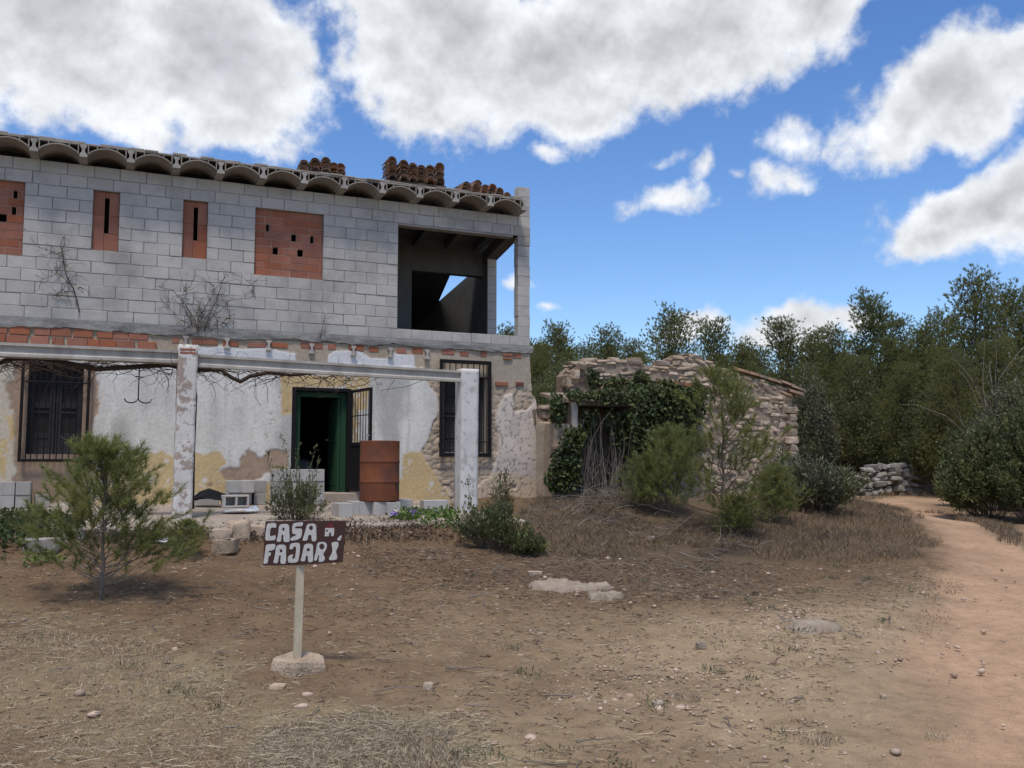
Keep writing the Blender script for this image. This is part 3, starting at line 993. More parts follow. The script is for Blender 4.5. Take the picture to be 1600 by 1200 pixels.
# rough cement course and brick band on the floor edge
xs = np.arange(-12, 2.78, 0.03); zs = np.linspace(3.70, ZB + 0.02, 16)
WX, WZ = np.meshgrid(xs, zs)
tt = (WZ - 3.70) / (ZB - 3.70)
WY = -0.034 - 0.034 * np.clip(1.3 * fbm(WX * 3, WZ * 9, 71, 4, .6) + .3, -.1, 1) * np.sin(np.clip(tt, 0, 1) * math.pi) ** .5
low = 3.80 + 0.17 * fbm(WX * 1.4, WX * 0, 73, 4, .65)
WZ2 = np.where(tt < 0.6, np.maximum(WZ, low), WZ)
cem = np.stack([WX, WY, WZ2], -1).reshape(-1, 3)
ids = np.arange(WX.size).reshape(WX.shape)
Q = np.stack([ids[:-1, :-1], ids[:-1, 1:], ids[1:, 1:], ids[1:, :-1]], -1).reshape(-1, 4)
hp(mobj('cement_course', np_mesh('cement_course', cem, Q, True), M['cement']))
band = MB(); band.box(-8, 2.72, 0.012, 0.1, 3.40, 3.84)
band = hp(band.obj('brick_band', M['mortar']))


def band_brick(x0, x1, z0, z1, y=-0.036):
    bm = MB(); bm.bev(x0 + .004, x1 - .004, y + random.uniform(-.006, .004), .05, z0 + .004, z1 - .004, .005)
    o = bm.obj('brick', M['brick']); o.parent = band; o.matrix_parent_inverse = Matrix.Identity(4)


x = -7.6
while x < -4.25:
    w_ = random.choice((.30, .30, .24, .15)); band_brick(x, x + w_, 3.665 + random.uniform(-.004, .004), 3.80, -.034 + random.uniform(-.006, .010)); x += w_ + random.choice((0, 0, .02, .05))
x = -7.75
while x < -4.2:
    w_ = random.choice((.30, .30, .26, .18)); band_brick(x, x + w_, 3.505 + random.uniform(-.004, .004), 3.655, -.036 + random.uniform(-.006, .008)); x += w_ + random.choice((0, 0, .01, .04))
# single course further right, between the joist ends
GAPS = [(-3.95, -3.78), (-3.6, -3.16), (-3.1, -2.8), (-2.72, -2.35), (-2.3, -1.98), (-1.78, -1.36), (-1.32, -1.1), (-.92, -.62), (-.58, -.34), (-.05, .22), (.25, .52), (.86, 1.14), (1.2, 1.45), (1.62, 1.82), (2.3, 2.52)]
for a, c_ in GAPS:
    zz = float(np.interp(a, [-4, -2, 2.5], [3.64, 3.66, 3.69])) + .012 * random.uniform(-1, 1)
    band_brick(a + random.uniform(0, .05), c_ - random.uniform(0, .05), zz, zz + random.uniform(.09, .125), -.022)
for x_ in (-3.70, -3.03, -2.33, -1.58, -.83, -.14, .57):
    bm = MB()
    pr = [(-.04, 0), (.04, 0), (.034, .03), (.014, .05), (.014, .10), (.034, .125), (.034, .15), (-.034, .15), (-.034, .125), (-.014, .10), (-.014, .05), (-.034, .03)]
    bm.prism([(x_ + a * 1.25, 3.60 + c_ * 1.2 - (.02 if x_ > -2 else 0)) for a, c_ in pr], -0.075, 0.02)
    hp(bm.obj('joist_end', M['beam']))

# ------------------------------------------------------------------ old lower wall with its patches of plaster
WIN_L = (-6.02, -5.24, 1.78, 3.20)
DOOR = (-1.90, -0.86, 1.12, 2.98)
WIN_R = (0.92, 1.76, 1.86, 3.28)
xs = np.concatenate([np.arange(-12, -7, 0.25), np.arange(-7, 2.7801, 0.0245)])
zs = np.concatenate([[0.6], np.arange(0.85, 3.80, 0.0245)])
WX, WZ = np.meshgrid(xs, zs)
EDGE = lambda z: np.interp(z, [0.6, 1.1, 1.9, 2.5, 2.9, 3.0, 3.1, 3.7], [2.90, 2.88, 2.86, 2.84, 2.82, 2.74, 2.74, 2.70])
e = EDGE(WZ) + 0.03 * fbm(WZ * 5, WZ * 0, 81, 3)
WX = np.where(WX > 1.9, 1.9 + (WX - 1.9) * (e - 1.9) / (2.78 - 1.9), WX)


def fp(pts):
    return [F(*p) for p in pts]


def patch(pts, amp=0.06, soft=0.03, sc=3.0, seed=0):
    return sstep(poly_sd(WX, WZ, fp(pts)) + 2 * amp * fbm(WX * sc, WZ * sc, 100 + seed, 5, .6), -soft, soft)


nb = fbm(WX * 1.3, WZ * 1.3, 90, 5, .55); nf = fbm(WX * 7, WZ * 7, 91, 4, .6); nm = fbm(WX * 3, WZ * 3, 92, 4, .6)
d1, d2, cid = worley(WX * 4.2 + .6 * nm, WZ * 8.5 + .8 * nf, 95)
stone_edge = sstep(d2 - d1, 0.02, 0.22)
L3 = lambda a, b_, t: a * (1 - t[..., None]) + np.array(b_) * t[..., None]
# bare wall: rubble bedded in tan mortar
mort = np.ones(WX.shape + (3,)) * np.array([.40, .33, .255]) * (1 + .5 * nb + .3 * nf)[..., None]
stones = np.array([.48, .375, .275]) * (0.75 + .5 * cid)[..., None]
rubble_zone = .8 * np.maximum(patch([(640, 600), (694, 570), (694, 780), (650, 790), (640, 690)], .05, .06, 2, 1), patch([(755, 640), (785, 600), (850, 600), (850, 790), (690, 790), (690, 715), (765, 715)], .06, .06, 2, 2)) * 1.0
show = sstep(stone_edge, .25, .7) * (0.10 + .75 * rubble_zone)
T = mort * (1 - show[..., None]) + stones * show[..., None]
H = 0.010 * nm + 0.006 * nf + 0.024 * rubble_zone * (sstep(stone_edge, 0, 1) - .6)
# white and grey plaster
plaster = patch([(-220, 560), (300, 560), (660, 575), (668, 600), (684, 622), (686, 640), (676, 660), (668, 690), (658, 705), (664, 720), (680, 742), (690, 760), (704, 770), (704, 800), (-220, 830)], .035, .012, 5, 3)
bare = np.zeros(WX.shape)
for i, pp in enumerate([
    [(8, 596), (36, 585), (36, 660), (26, 650), (14, 640)],
    [(136, 570), (156, 585), (153, 640), (142, 660), (138, 660)],
    [(22, 727), (140, 690), (150, 720), (138, 770), (128, 790), (20, 790)],
    [(136, 690), (148, 700), (143, 760), (125, 790), (110, 780)],
    [(338, 733), (372, 728), (368, 712), (388, 703), (408, 712), (420, 702), (448, 706), (452, 738), (412, 742), (396, 752), (352, 750)],
]):
    bare = np.maximum(bare, patch(pp, .11, .02, 4, 10 + i))
bare = np.maximum(bare, patch([(24, 560), (150, 570), (146, 640), (141, 728), (22, 728)], .03, .02, 4, 19))
bare = np.maximum(bare, 0.9 * sstep(fbm(WX * 2.2, WZ * 2.2, 140, 5, .65) + .1 * nf, .24, .28) * sstep(WZ, 2.1, 1.4))
bare = np.maximum(bare, .8 * sstep(fbm(WX * 9, WZ * 9, 171, 4, .7), .25, .29) * sstep(fbm(WX * 1.2, WZ * 1.2, 172, 3), -.05, .12))
pl = plaster * (1 - bare)
whitec = np.ones(WX.shape + (3,)) * np.array([.66, .63, .575]) * (1 + .30 * nb + .12 * nf)[..., None]
stk = fbm(WX * 5, WZ * .35, 181, 4, .6)
whitec = whitec * (1 + .35 * stk)[..., None]
whitec = L3(whitec, [.33, .31, .28], sstep(stk, .14, .26) * .45)
whitec = L3(whitec, [.37, .355, .325], sstep(fbm(WX * 1.1, WZ * .5, 145, 4, .6), .02, .22) * .7)
whitec = L3(whitec, [.52, .455, .35], patch([(-220, 560), (24, 560), (34, 600), (16, 640), (30, 700), (20, 800), (-220, 800)], .08, .10, 2.5, 20) * .85)
yellow = np.array([.57, .425, .225])
yel = np.zeros(WX.shape)
for i, pp in enumerate([
    [(200, 708), (345, 708), (352, 722), (344, 735), (366, 752), (452, 752), (456, 800), (100, 810), (150, 740)],
    [(438, 588), (576, 588), (574, 640), (556, 640), (556, 604), (456, 606), (456, 652), (440, 648)],
    [(541, 600), (560, 600), (560, 790), (541, 790)],
    [(630, 706), (668, 708), (680, 742), (704, 770), (704, 790), (560, 800), (560, 752), (630, 748)],
    [(-220, 690), (10, 690), (8, 745), (-220, 760)], [(12, 645), (24, 640), (22, 690), (14, 690)],
]):
    yel = np.maximum(yel, patch(pp, .03 if i in (1, 2) else .09, .014, 6, 30 + i))
yel = yel * (1 - .9 * sstep(fbm(WX * 4.5, WZ * 4.5, 150, 6, .75), .09, .13))
plc = L3(whitec, yellow, yel) 
plc = np.where(yel[..., None] > .5, plc * (1 + .25 * nb + .1 * nf)[..., None], plc)
barec = np.ones(WX.shape + (3,)) * np.array([.37, .265, .19]) * (1 + .4 * nb + .3 * nf)[..., None]
T = T * (1 - plaster[..., None]) + barec * plaster[..., None]
T = T * (1 - pl[..., None]) + plc * pl[..., None]
H = H * (1 - pl) + pl * (0.018 + .004 * nb) + .006 * plaster * bare
# cracked pale plaster at the house corner
corner = patch([(786, 618), (800, 612), (806, 640), (822, 640), (836, 622), (846, 660), (846, 780), (745, 790), (738, 765), (765, 745), (775, 715), (778, 680), (772, 650)], .05, .02, 4, 50)
w1, w2, wc = worley(WX * 6 + 1.0 * nm, WZ * 6 + 1.0 * nf, 160)
crk = sstep(w2 - w1, .015, .07)
cc = np.array([.66, .575, .50]) * (1 + .35 * nb + .15 * nf + .16 * (wc - .5))[..., None]
cc = L3(cc, [.46, .40, .37], sstep(WZ, 2.0, 1.5) * .7)
cc = L3(cc, [.58, .41, .21], patch([(740, 745), (800, 735), (850, 760), (850, 800), (735, 800)], .12, .05, 3, 51) * .45)
drop = sstep(fbm(WX * 3, WZ * 3, 165, 5, .6), .24, .28)
corner = corner * (1 - drop)
T = T * (1 - corner[..., None]) + (cc * (.40 + .60 * crk[..., None])) * corner[..., None]
H = H * (1 - corner) + corner * (.026 + .004 * crk + .005 * nm)
# fresh white patches high up, below the brick band
hi = np.maximum(patch([(298, 540), (322, 545), (345, 541), (380, 546), (410, 543), (462, 552), (462, 572), (298, 560)], .02, .012, 5, 60),
                patch([(512, 556), (525, 548), (560, 547), (580, 560), (602, 560), (612, 552), (648, 556), (648, 580), (512, 572)], .02, .012, 5, 61))
T = L3(T, [.64, .64, .65], hi * .95)
H = H + .010 * hi
# smooth cement skim on the corner above
sk = patch([(764, 560), (830, 548), (836, 575), (836, 612), (790, 606), (768, 590)], .05, .04, 3, 62)
T = L3(T, [.36, .315, .26], sk * .6)
base = -0.012 - H
WV = np.stack([WX, base, WZ], -1).reshape(-1, 3)
ids = np.arange(WX.size).reshape(WX.shape)
Q = np.stack([ids[:-1, :-1], ids[:-1, 1:], ids[1:, 1:], ids[1:, :-1]], -1).reshape(-1, 4)
cxz = WV[Q].mean(1)
keep = np.ones(len(Q), bool)
for (a, b_, c_, d_) in (WIN_L, DOOR, WIN_R):
    keep &= ~((cxz[:, 0] > a) & (cxz[:, 0] < b_) & (cxz[:, 2] > c_) & (cxz[:, 2] < d_))
me = np_mesh('lower_wall', WV, Q[keep], True)
set_tint(me, np.clip(T.reshape(-1, 3), .02, .85))
lower = hp(mobj('lower_wall', me, M['wall']))

# loose stones that stand proud round the right window, where the plaster has gone
def stone_protos(n, seed):
    import bmesh
    out = []
    r = np.random.default_rng(seed)
    for k in range(n):
        bm = bmesh.new()
        pts = []
        for sx_ in (-1, 1):
            for sy in (-1, 1):
                for sz in (-1, 1):
                    c = np.array([sx_, sy, sz]) * r.uniform(.62, 1.0, 3)
                    pts.append(c)
        for _ in range(9):
            d = r.normal(size=3); d /= np.abs(d).max(); pts.append(d * r.uniform(.88, 1.0))
        for p in pts: bm.verts.new(p)
        bmesh.ops.convex_hull(bm, input=list(bm.verts))
        for v in [v for v in bm.verts if not v.link_faces]: bm.verts.remove(v)
        bmesh.ops.bevel(bm, geom=list(bm.edges), offset=.10, segments=1, affect='EDGES')
        me = bpy.data.meshes.new('stone'); bm.to_mesh(me); bm.free()
        co = np.empty(len(me.vertices) * 3, np.float32); me.vertices.foreach_get('co', co)
        co = co.reshape(-1, 3); lo, hi = co.min(0), co.max(0)
        co = (co - (lo + hi) / 2) / (hi - lo)
        me.vertices.foreach_set('co', co.ravel()); me.update()
        out.append(me)
    return out


STONES = stone_protos(14, 5)
STONES_P = [m.copy() for m in STONES]; STONES_G = [m.copy() for m in STONES]
for m in STONES: m.materials.append(M['stone'])
for m in STONES_P: m.materials.append(M['palestone'])
for m in STONES_G: m.materials.append(M['greystone'])


def put_stone(parent, x, y, z, sx_, sy, sz, lib=None, rot=None, name='stone'):
    o = bpy.data.objects.new(name, random.choice(lib or STONES))
    link(o)
    o.location = (x, y, z); o.scale = (sx_, sy, sz)
    o.rotation_euler = rot or (random.uniform(-.1, .1), random.uniform(-.12, .12), random.uniform(-.15, .15))
    if parent is not None:
        o.parent = parent
        o.matrix_parent_inverse = Matrix.Identity(4)
    return o


for (px, py, w, h) in [(672, 690, .20, .09), (676, 702, .16, .08), (668, 712, .17, .07), (684, 716, .18, .08), (680, 672, .14, .08), (690, 728, .20, .10), (684, 742, .14, .08), (697, 752, .18, .10),
                       (690, 764, .15, .08), (700, 774, .17, .08), (672, 756, .16, .05), (768, 700, .18, .09), (774, 716, .15, .08), (764, 728, .20, .09), (776, 668, .16, .09),
                       (772, 645, .15, .10), (760, 748, .16, .08), (752, 760, .18, .09), (820, 632, .16, .22), (770, 620, .15, .08)]:
    x, z = F(px, py)
    put_stone(lower, x, 0.004, z, w, .075, h)
# hollow brick ends bedded in the corner
for (px, py, w, h, kind) in [(783, 600, .26, .075, 0), (811, 600, .17, .075, 1), (792, 555, .2, .04, 0), (792, 561, .17, .03, 0)]:
    x, z = F(px, py)
    bm = MB(); bm.bev(x - w / 2, x + w / 2, -.05, .02, z - h / 2, z + h / 2, .004)
    o = bm.obj('brick', M['brick']); o.parent = lower; o.matrix_parent_inverse = Matrix.Identity(4)
    if kind:
        hb = MB()
        for i in range(4):
            for j in range(2):
                hb.box(x - .07 + i * .037, x - .07 + i * .037 + .026, -.053, -.045, z - .028 + j * .032, z - .028 + j * .032 + .022)
        o2 = hb.obj('brick_cavity', M['dark']); o2.parent = lower; o2.matrix_parent_inverse = Matrix.Identity(4)

# reveals and the dark ground floor behind
def reveal(r, depth, mat=M['wall'], name='reveal', tint=(.40, .36, .31)):
    a, b_, c_, d_ = r
    bm = MB()
    a -= .02; b_ += .02; c_ -= .02; d_ += .02
    vs = [(a, -.015, c_), (b_, -.015, c_), (b_, -.015, d_), (a, -.015, d_), (a, depth, c_), (b_, depth, c_), (b_, depth, d_), (a, depth, d_)]
    bm.add(vs, [(0, 1, 5, 4), (1, 2, 6, 5), (2, 3, 7, 6), (3, 0, 4, 7)])
    me = bm.mesh(name); set_tint(me, np.tile(np.array(tint), (len(me.vertices), 1)))
    return hp(mobj(name, me, mat))


reveal(WIN_L, .30); reveal(WIN_R, .30); reveal(DOOR, .45, tint=(.45, .40, .32))
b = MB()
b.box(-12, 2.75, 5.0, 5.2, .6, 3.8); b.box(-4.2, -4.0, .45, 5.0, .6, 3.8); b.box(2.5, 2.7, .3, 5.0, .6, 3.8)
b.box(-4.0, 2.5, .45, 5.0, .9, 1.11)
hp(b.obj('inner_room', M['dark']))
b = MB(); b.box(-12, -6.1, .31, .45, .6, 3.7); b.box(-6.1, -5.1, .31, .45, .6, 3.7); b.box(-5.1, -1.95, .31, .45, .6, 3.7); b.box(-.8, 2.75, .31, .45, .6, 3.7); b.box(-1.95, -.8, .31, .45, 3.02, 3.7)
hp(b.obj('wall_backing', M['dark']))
# door step
b = MB(); b.bev(-2.05, -.55, -.34, .44, .9, 1.125, .015)
hp(b.obj('door_step', M['terrace']))


# windows: shutters and iron grilles
def grille(name, x0, x1, z0, z1, ylo, bars, fr=.045, rails=(), bw=.009, tie=()):
    g = MB()
    for (a, b_, c_, d_) in ((x0, x0 + fr, z0, z1), (x1 - fr, x1, z0, z1), (x0 + fr, x1 - fr, z0, z0 + fr), (x0 + fr, x1 - fr, z1 - fr, z1)):
        g.bev(a, b_, ylo, ylo + .03, c_, d_, .004)
    for (xx, zz) in ((x0 + .02, z0 + .25), (x0 + .02, z1 - .3), (x1 - .02, z0 + .25), (x1 - .02, z1 - .3)):
        g.box(xx - .012, xx + .012, ylo + .028, .03, zz - .012, zz + .012)
    root = hp(g.obj(name, M['iron']))
    for xb in bars:
        bm = MB(); bm.tube([(xb, ylo + .018, z0 + fr - .01), (xb, ylo + .018, z1 - fr + .01)], bw, 6)
        o = bm.obj('bar', M['iron']); o.parent = root; o.matrix_parent_inverse = Matrix.Identity(4)
    for (za, xa, xb) in rails:
        bm = MB(); bm.tube([(xa, ylo + .015, za), (xb, ylo + .015, za)], .012, 6)
        o = bm.obj('rail', M['iron']); o.parent = root; o.matrix_parent_inverse = Matrix.Identity(4)
    return root


def shutters(r, y=.16):
    a, b_, c_, d_ = r
    s = MB(); s.box(a, b_, y + .03, y + .05, c_, d_)
    root = hp(s.obj('window', M['dark']))
    m_ = (a + b_) / 2
    for (p, q) in ((a, m_ - .006), (m_ + .006, b_)):
        w = MB(); fr = .085
        w.bev(p, p + fr, y, y + .03, c_, d_, .005); w.bev(q - fr, q, y, y + .03, c_, d_, .005)
        for zz in (c_, c_ + (d_ - c_) * .18, c_ + (d_ - c_) * .52, c_ + (d_ - c_) * .78, d_ - .09):
            w.bev(p + fr, q - fr, y + .002, y + .028, zz, zz + .085, .005)
        w.box(p + fr, q - fr, y + .015, y + .024, c_ + .05, c_ + (d_ - c_) * .2)
        o = w.obj('shutter', M['shutter']); o.parent = root; o.matrix_parent_inverse = Matrix.Identity(4)
        rl = MB(); rl.bev(p + fr, q - fr, y - .004, y + .02, c_ + (d_ - c_) * .47, c_ + (d_ - c_) * .47 + .018, .003)
        rl.bev(p + fr, q - fr, y - .004, y + .02, c_ + (d_ - c_) * .76, c_ + (d_ - c_) * .76 + .014, .003)
        o = rl.obj('shutter_rail', M['shutter2']); o.parent = root; o.matrix_parent_inverse = Matrix.Identity(4)


shutters(WIN_L); shutters(WIN_R)
grille('window_grille', -6.12, -5.13, 1.66, 3.24, -.13, [-6.01, -5.94, -5.85, -5.76, -5.67, -5.58, -5.49, -5.40, -5.31, -5.24], .045, [(2.92, -6.09, -5.16)], .010)
grille('window_grille', .80, 1.84, 1.765, 3.59, -.13, [.90, 1.0, 1.12, 1.24, 1.36, 1.48, 1.60, 1.68, 1.75], .07, [(3.27, .86, 1.8), (2.05, .86, 1.8)], .010)

# door: iron frame, green wooden frame, green leaf folded inwards, iron gate standing open
b = MB()
a, b_, c_, d_ = DOOR
b.bev(a, a + .07, -.03, .03, c_, d_, .004); b.bev(b_ - .05, b_, -.03, .03, c_, d_, .004); b.bev(a + .07, b_ - .05, -.03, .03, d_ - .06, d_, .004)
hp(b.obj('gate_frame', M['iron']))
b = MB(); b.bev(a + .07, a + .17, .10, .18, c_, d_ - .06, .006); b.bev(b_ - .14, b_ - .04, .10, .18, c_, d_ - .06, .006); b.bev(a + .17, b_ - .14, .10, .18, d_ - .16, d_ - .06, .006)
hp(b.obj('door_frame', M['green']))
b = MB(); b.bev(b_ - .19, b_ - .145, .14, .95, c_ + .01, d_ - .17, .006)
dl = hp(b.obj('door_leaf', M['green']))
b = MB()
for (z0, z1) in ((c_ + .12, c_ + .75), (c_ + .9, d_ - .3)):
    b.bev(b_ - .196, b_ - .185, .22, .86, z0, z1, .004)
o = b.obj('door_panel', M['green']); o.parent = dl; o.matrix_parent_inverse = Matrix.Identity(4)
b = MB(); b.tube([(b_ - .19, .88, 2.08), (b_ - .25, .88, 2.08), (b_ - .25, .78, 2.08)], .011, 6)
o = b.obj('handle', M['beam']); o.parent = dl; o.matrix_parent_inverse = Matrix.Identity(4)
P0 = np.array([-.87, -.02]); P1 = np.array([-.70, -.88]); dv = (P1 - P0); gl = np.linalg.norm(dv); dv /= gl
ga = math.atan2(dv[1], dv[0])
gz0, gz1, gzm = 1.15, 2.95, 1.98
def gate_part(bm, name, parent=None, mat=M['iron']):
    o = bm.obj(name, mat)
    if parent is None:
        o.parent = house; o.matrix_parent_inverse = HINV
        o.location = (P0[0], P0[1], 0); o.rotation_euler = (0, 0, ga)
    else:
        o.parent = parent; o.matrix_parent_inverse = Matrix.Identity(4)
    return o
b = MB()
for (p, q, r_, s_) in ((0, .06, gz0, gz1), (gl - .06, gl, gz0, gz1), (.06, gl - .06, gz0, gz0 + .05), (.06, gl - .06, gz1 - .05, gz1), (.06, gl - .06, gzm - .03, gzm + .03)):
    b.bev(p, q, -.018, .018, r_, s_, .004)
gate = gate_part(b, 'open_gate')
b = MB(); b.box(.05, gl - .05, -.004, .004, gz0 + .03, gzm)
gate_part(b, 'gate_sheet', gate)
for i in range(7):
    xx = .06 + (gl - .12) * (i + .5) / 7
    b = MB(); b.tube([(xx, 0, gzm), (xx, 0, gz1 - .03)], .008, 6)
    gate_part(b, 'bar', gate)
b = MB(); b.tube([(.05, 0, 2.48), (gl - .05, 0, 2.48)], .009, 6); gate_part(b, 'rail', gate)
b = MB(); b.tube([(gl - .03, -.02, 2.12), (gl - .03, -.07, 2.12), (gl - .10, -.07, 2.12)], .009, 6); gate_part(b, 'latch', gate, M['beam'])

# ------------------------------------------------------------------ pergola
PY = -3.0
perg = thing('pergola', 'concrete pergola beam on two white columns in front of facade', 'pergola', (-2, PY, .9))
PINV = Matrix.Translation((2, -PY, -.9))
def pp_(o):
    o.parent = perg; o.matrix_parent_inverse = PINV; return o


def rough_column(name, x0, x1, y0, y1, z0, z1, mat, seed, amp=.012):
    n, mrows = 6, 46
    ring = []
    for s in range(4):
        for i in range(n):
            t = i / n
            ring.append([(x0 + (x1 - x0) * t, y0), (x1, y0 + (y1 - y0) * t), (x1 - (x1 - x0) * t, y1), (x0, y1 - (y1 - y0) * t)][s])
    ring = np.array(ring); nr = len(ring); V = []
    cxm, cym = (x0 + x1) / 2, (y0 + y1) / 2
    for j in range(mrows + 1):
        z = z0 + (z1 - z0) * j / mrows
        a = fbm(ring[:, 0] * 6 + ring[:, 1] * 6, np.full(nr, z * 5), seed, 4, .6)
        a = np.clip(a, -.25, .12)
        dx = ring[:, 0] - cxm; dy = ring[:, 1] - cym
        l = np.hypot(dx, dy)
        k = 1 + amp * 5 * a / l * .5
        lean = .015 * (j / mrows)
        V.append(np.stack([cxm + dx * k + lean, cym + dy * k, np.full(nr, z)], -1))
    V = np.concatenate(V)
    ids = np.arange(len(V)).reshape(mrows + 1, nr)
    nx_ = np.roll(ids, -1, 1)
    Qs = np.stack([ids[:-1], nx_[:-1], nx_[1:], ids[1:]], -1).reshape(-1, 4)
    V = np.concatenate([V, [[cxm + .015, cym, z1]]])
    top = np.stack([ids[-1], nx_[-1], np.full(nr, len(V) - 1)], -1)
    return mobj(name, np_mesh(name, V, [Qs, top]), mat)


c1 = pp_(rough_column('column', -4.01, -3.765, PY - .14, PY + .14, .78, 3.25, M['column'], 201, .016))
c2 = pp_(rough_column('column', 0.10, .375, PY - .14, PY + .16, .78, 3.09, M['column2'], 211, .008))
b = MB()
for k in range(2): b.bev(-3.985, -3.775, PY - .135 - .012, PY + .1, 3.115 + k * .045, 3.153 + k * .045, .006)
pp_(b.obj('cap_brick', M['brick']))
ib = [(-.055, 0), (.055, 0), (.055, .035), (.022, .055), (.022, .125), (.055, .14), (.055, .175), (-.055, .175), (-.055, .14), (-.022, .125), (-.022, .055), (-.055, .035)]
def ibeam(x0, z0, x1, z1, y, name='beam', s=1.0):
    vs = []; n = len(ib)
    for (x, z) in ((x0, z0), (x1, z1)):
        vs += [(x, y + p[0] * s, z + p[1] * s) for p in ib]
    fs = [tuple(range(n)), tuple(range(2 * n - 1, n - 1, -1))] + [(i, i + n, (i + 1) % n + n, (i + 1) % n) for i in range(n)]
    bm = MB(); bm.add(vs, fs)
    return pp_(bm.obj(name, M['beam']))
ibeam(-9.0, 2.985, -3.99, 2.995, PY - .04)
ibeam(-3.78, 2.955, 0.12, 2.885, PY - .04)
ibeam(-9.0, 2.985, -3.99, 2.995, PY + .09, s=.98)
b = MB(); b.prism([(.335 + p[0] * 1.0, 2.90 + p[1]) for p in ib], PY - .02, PY + .55)
pp_(b.obj('beam_stub', M['beam']))
# wires strung from the beam back to the wall carry the vine
for i, xx in enumerate(np.linspace(-6.3, -.3, 9)):
    b = MB(); b.tube([(xx, PY, 2.97), (xx + .05, -1.5, 2.93), (xx, 0, 2.97)], .004, 4)
    pp_(b.obj('wire', M['iron']))


# ------------------------------------------------------------------ vines
def walk(p, d, n, step, wob, pull=None, r=random):
    pts = [np.array(p, float)]; d = np.array(d, float)
    for i in range(n):
        d = d + np.array([r.uniform(-wob, wob) for _ in range(3)])
        if pull is not None: d = d + pull(pts[-1], i / n)
        d /= np.linalg.norm(d)
        pts.append(pts[-1] + d * step)
    return pts


vine = thing('grapevine', 'leafless brown grapevine trained along under the pergola beam', 'vine', (-3.9, PY + .3, 1.0))
VINV = Matrix.Translation((3.9, -PY - .3, -1.0))
rv = random.Random(5)
def vp(o, root=vine, inv=VINV):
    o.parent = root; o.matrix_parent_inverse = inv; return o
main = MB()
mp_ = [onY(380, 600, PY + .2), onY(330, 576, PY + .2), onY(300, 578, PY + .25), onY(262, 570, PY + .25), onY(215, 573, PY + .2), onY(150, 577, PY + .2), onY(110, 568, PY + .2), onY(60, 560, PY + .2), onY(10, 562, PY + .2), onY(-60, 600, PY + .1)]
main.tube([p for p in mp_[1:]], [.028, .03, .034, .036, .034, .03, .028, .025, .02], 7)
main.tube([onY(300, 578, PY + .25), onY(345, 578, PY + .2), onY(362, 590, PY + .2), onY(376, 596, PY + .2), onY(390, 588, PY + .2), onY(420, 582, PY + .2), onY(455, 586, PY + .2), onY(500, 582, PY + .2), onY(560, 586, PY + .2)], [.03, .028, .03, .032, .03, .028, .024, .02, .012], 7)
main.tube([onY(300, 578, PY + .25), onY(304, 620, PY + .3), onY(300, 700, PY + .3), onY(298, 795, PY + .3)], [.04, .04, .045, .05], 7)
vp(main.obj('main_stem', M['vine'], smooth=True))
tw = MB()
for i in range(230):
    t = rv.random()
    px = 20 + 560 * t if i % 3 else rv.uniform(-20, 300)
    p0 = onY(px, np.interp(px, [0, 300, 580], [566, 574, 590]) + rv.uniform(-6, 6), PY + rv.uniform(.05, .9))
    d = (rv.choice((-1, 1)), rv.uniform(-.3, .5), rv.uniform(-.35, .25))
    pts = walk(p0, d, rv.randint(4, 9), rv.uniform(.05, .10), .45, lambda p, t: np.array([0, 0, .35 * (2.88 - p[2])]), rv)
    r0 = rv.uniform(.004, .009)
    tw.tube(pts, list(np.linspace(r0, .0025, len(pts))), 3, cap=False)
for i in range(46):      # hanging ends
    px = rv.choice([rv.uniform(0, 150), rv.uniform(300, 620), rv.uniform(380, 580)])
    p0 = onY(px, np.interp(px, [0, 300, 620], [566, 576, 594]), PY + rv.uniform(0, .5))
    pts = walk(p0, (rv.uniform(-.6, .6), rv.uniform(-.2, .2), -.7), rv.randint(3, 5), .06, .5, None, rv)
    tw.tube(pts, list(np.linspace(.005, .002, len(pts))), 3, cap=False)
vp(tw.obj('tangled_shoots', M['vine']))


def wall_vine(label, paths, root_px, n_twigs, spread, seed):
    x0, z0 = F(*root_px)
    o = thing('climbing_vine', label, 'vine', (x0, -.04, z0), group='bare vines on the block wall')
    inv = Matrix.Translation((-x0, .04, -z0))
    r = random.Random(seed); bm = MB()
    for pth, rad in paths:
        pts = [np.array([*F(*p), 0]) for p in pth]
        pts = [np.array([p[0], -.03 - r.uniform(0, .05), p[1]]) for p in pts]
        bm.tube(pts, list(np.linspace(rad, rad * .45, len(pts))), 5)
    vp(bm.obj('stem', M['wood']), o, inv)
    tb_ = MB()
    for i in range(n_twigs):
        pth, rad = r.choice(paths)
        k = r.randrange(len(pth) - 1); t = r.random()
        q = np.array(pth[k]) * (1 - t) + np.array(pth[k + 1]) * t
        x, z = F(*q)
        pts = walk((x, -.03, z), (r.uniform(-1, 1), r.uniform(-.25, .02), r.uniform(-.5, .9)), r.randint(4, 8), spread, .5, lambda p, t: np.array([0, -.4 * (p[1] + .05), 0]), r)
        tb_.tube(pts, list(np.linspace(.0045, .002, len(pts))), 3, cap=False)
    vp(tb_.obj('twigs', M['wood']), o, inv)
    lf = MB()
    for i in range(n_twigs):
        pth, rad = r.choice(paths); k = r.randrange(len(pth) - 1); t = r.random()
        q = np.array(pth[k]) * (1 - t) + np.array(pth[k + 1]) * t
        x, z = F(q[0] + r.uniform(-4, 4), q[1] + r.uniform(-4, 4)); s = r.uniform(.012, .028)
        a = r.uniform(0, 6.28)
        lf.add([(x, -.06, z), (x + s * math.cos(a), -.06 - s * .6, z + s * math.sin(a)), (x + s * math.cos(a + 1.2), -.055, z + s * math.sin(a + 1.2))], [(0, 1, 2)])
    vp(lf.obj('withered_leaves', M['litter']), o, inv)


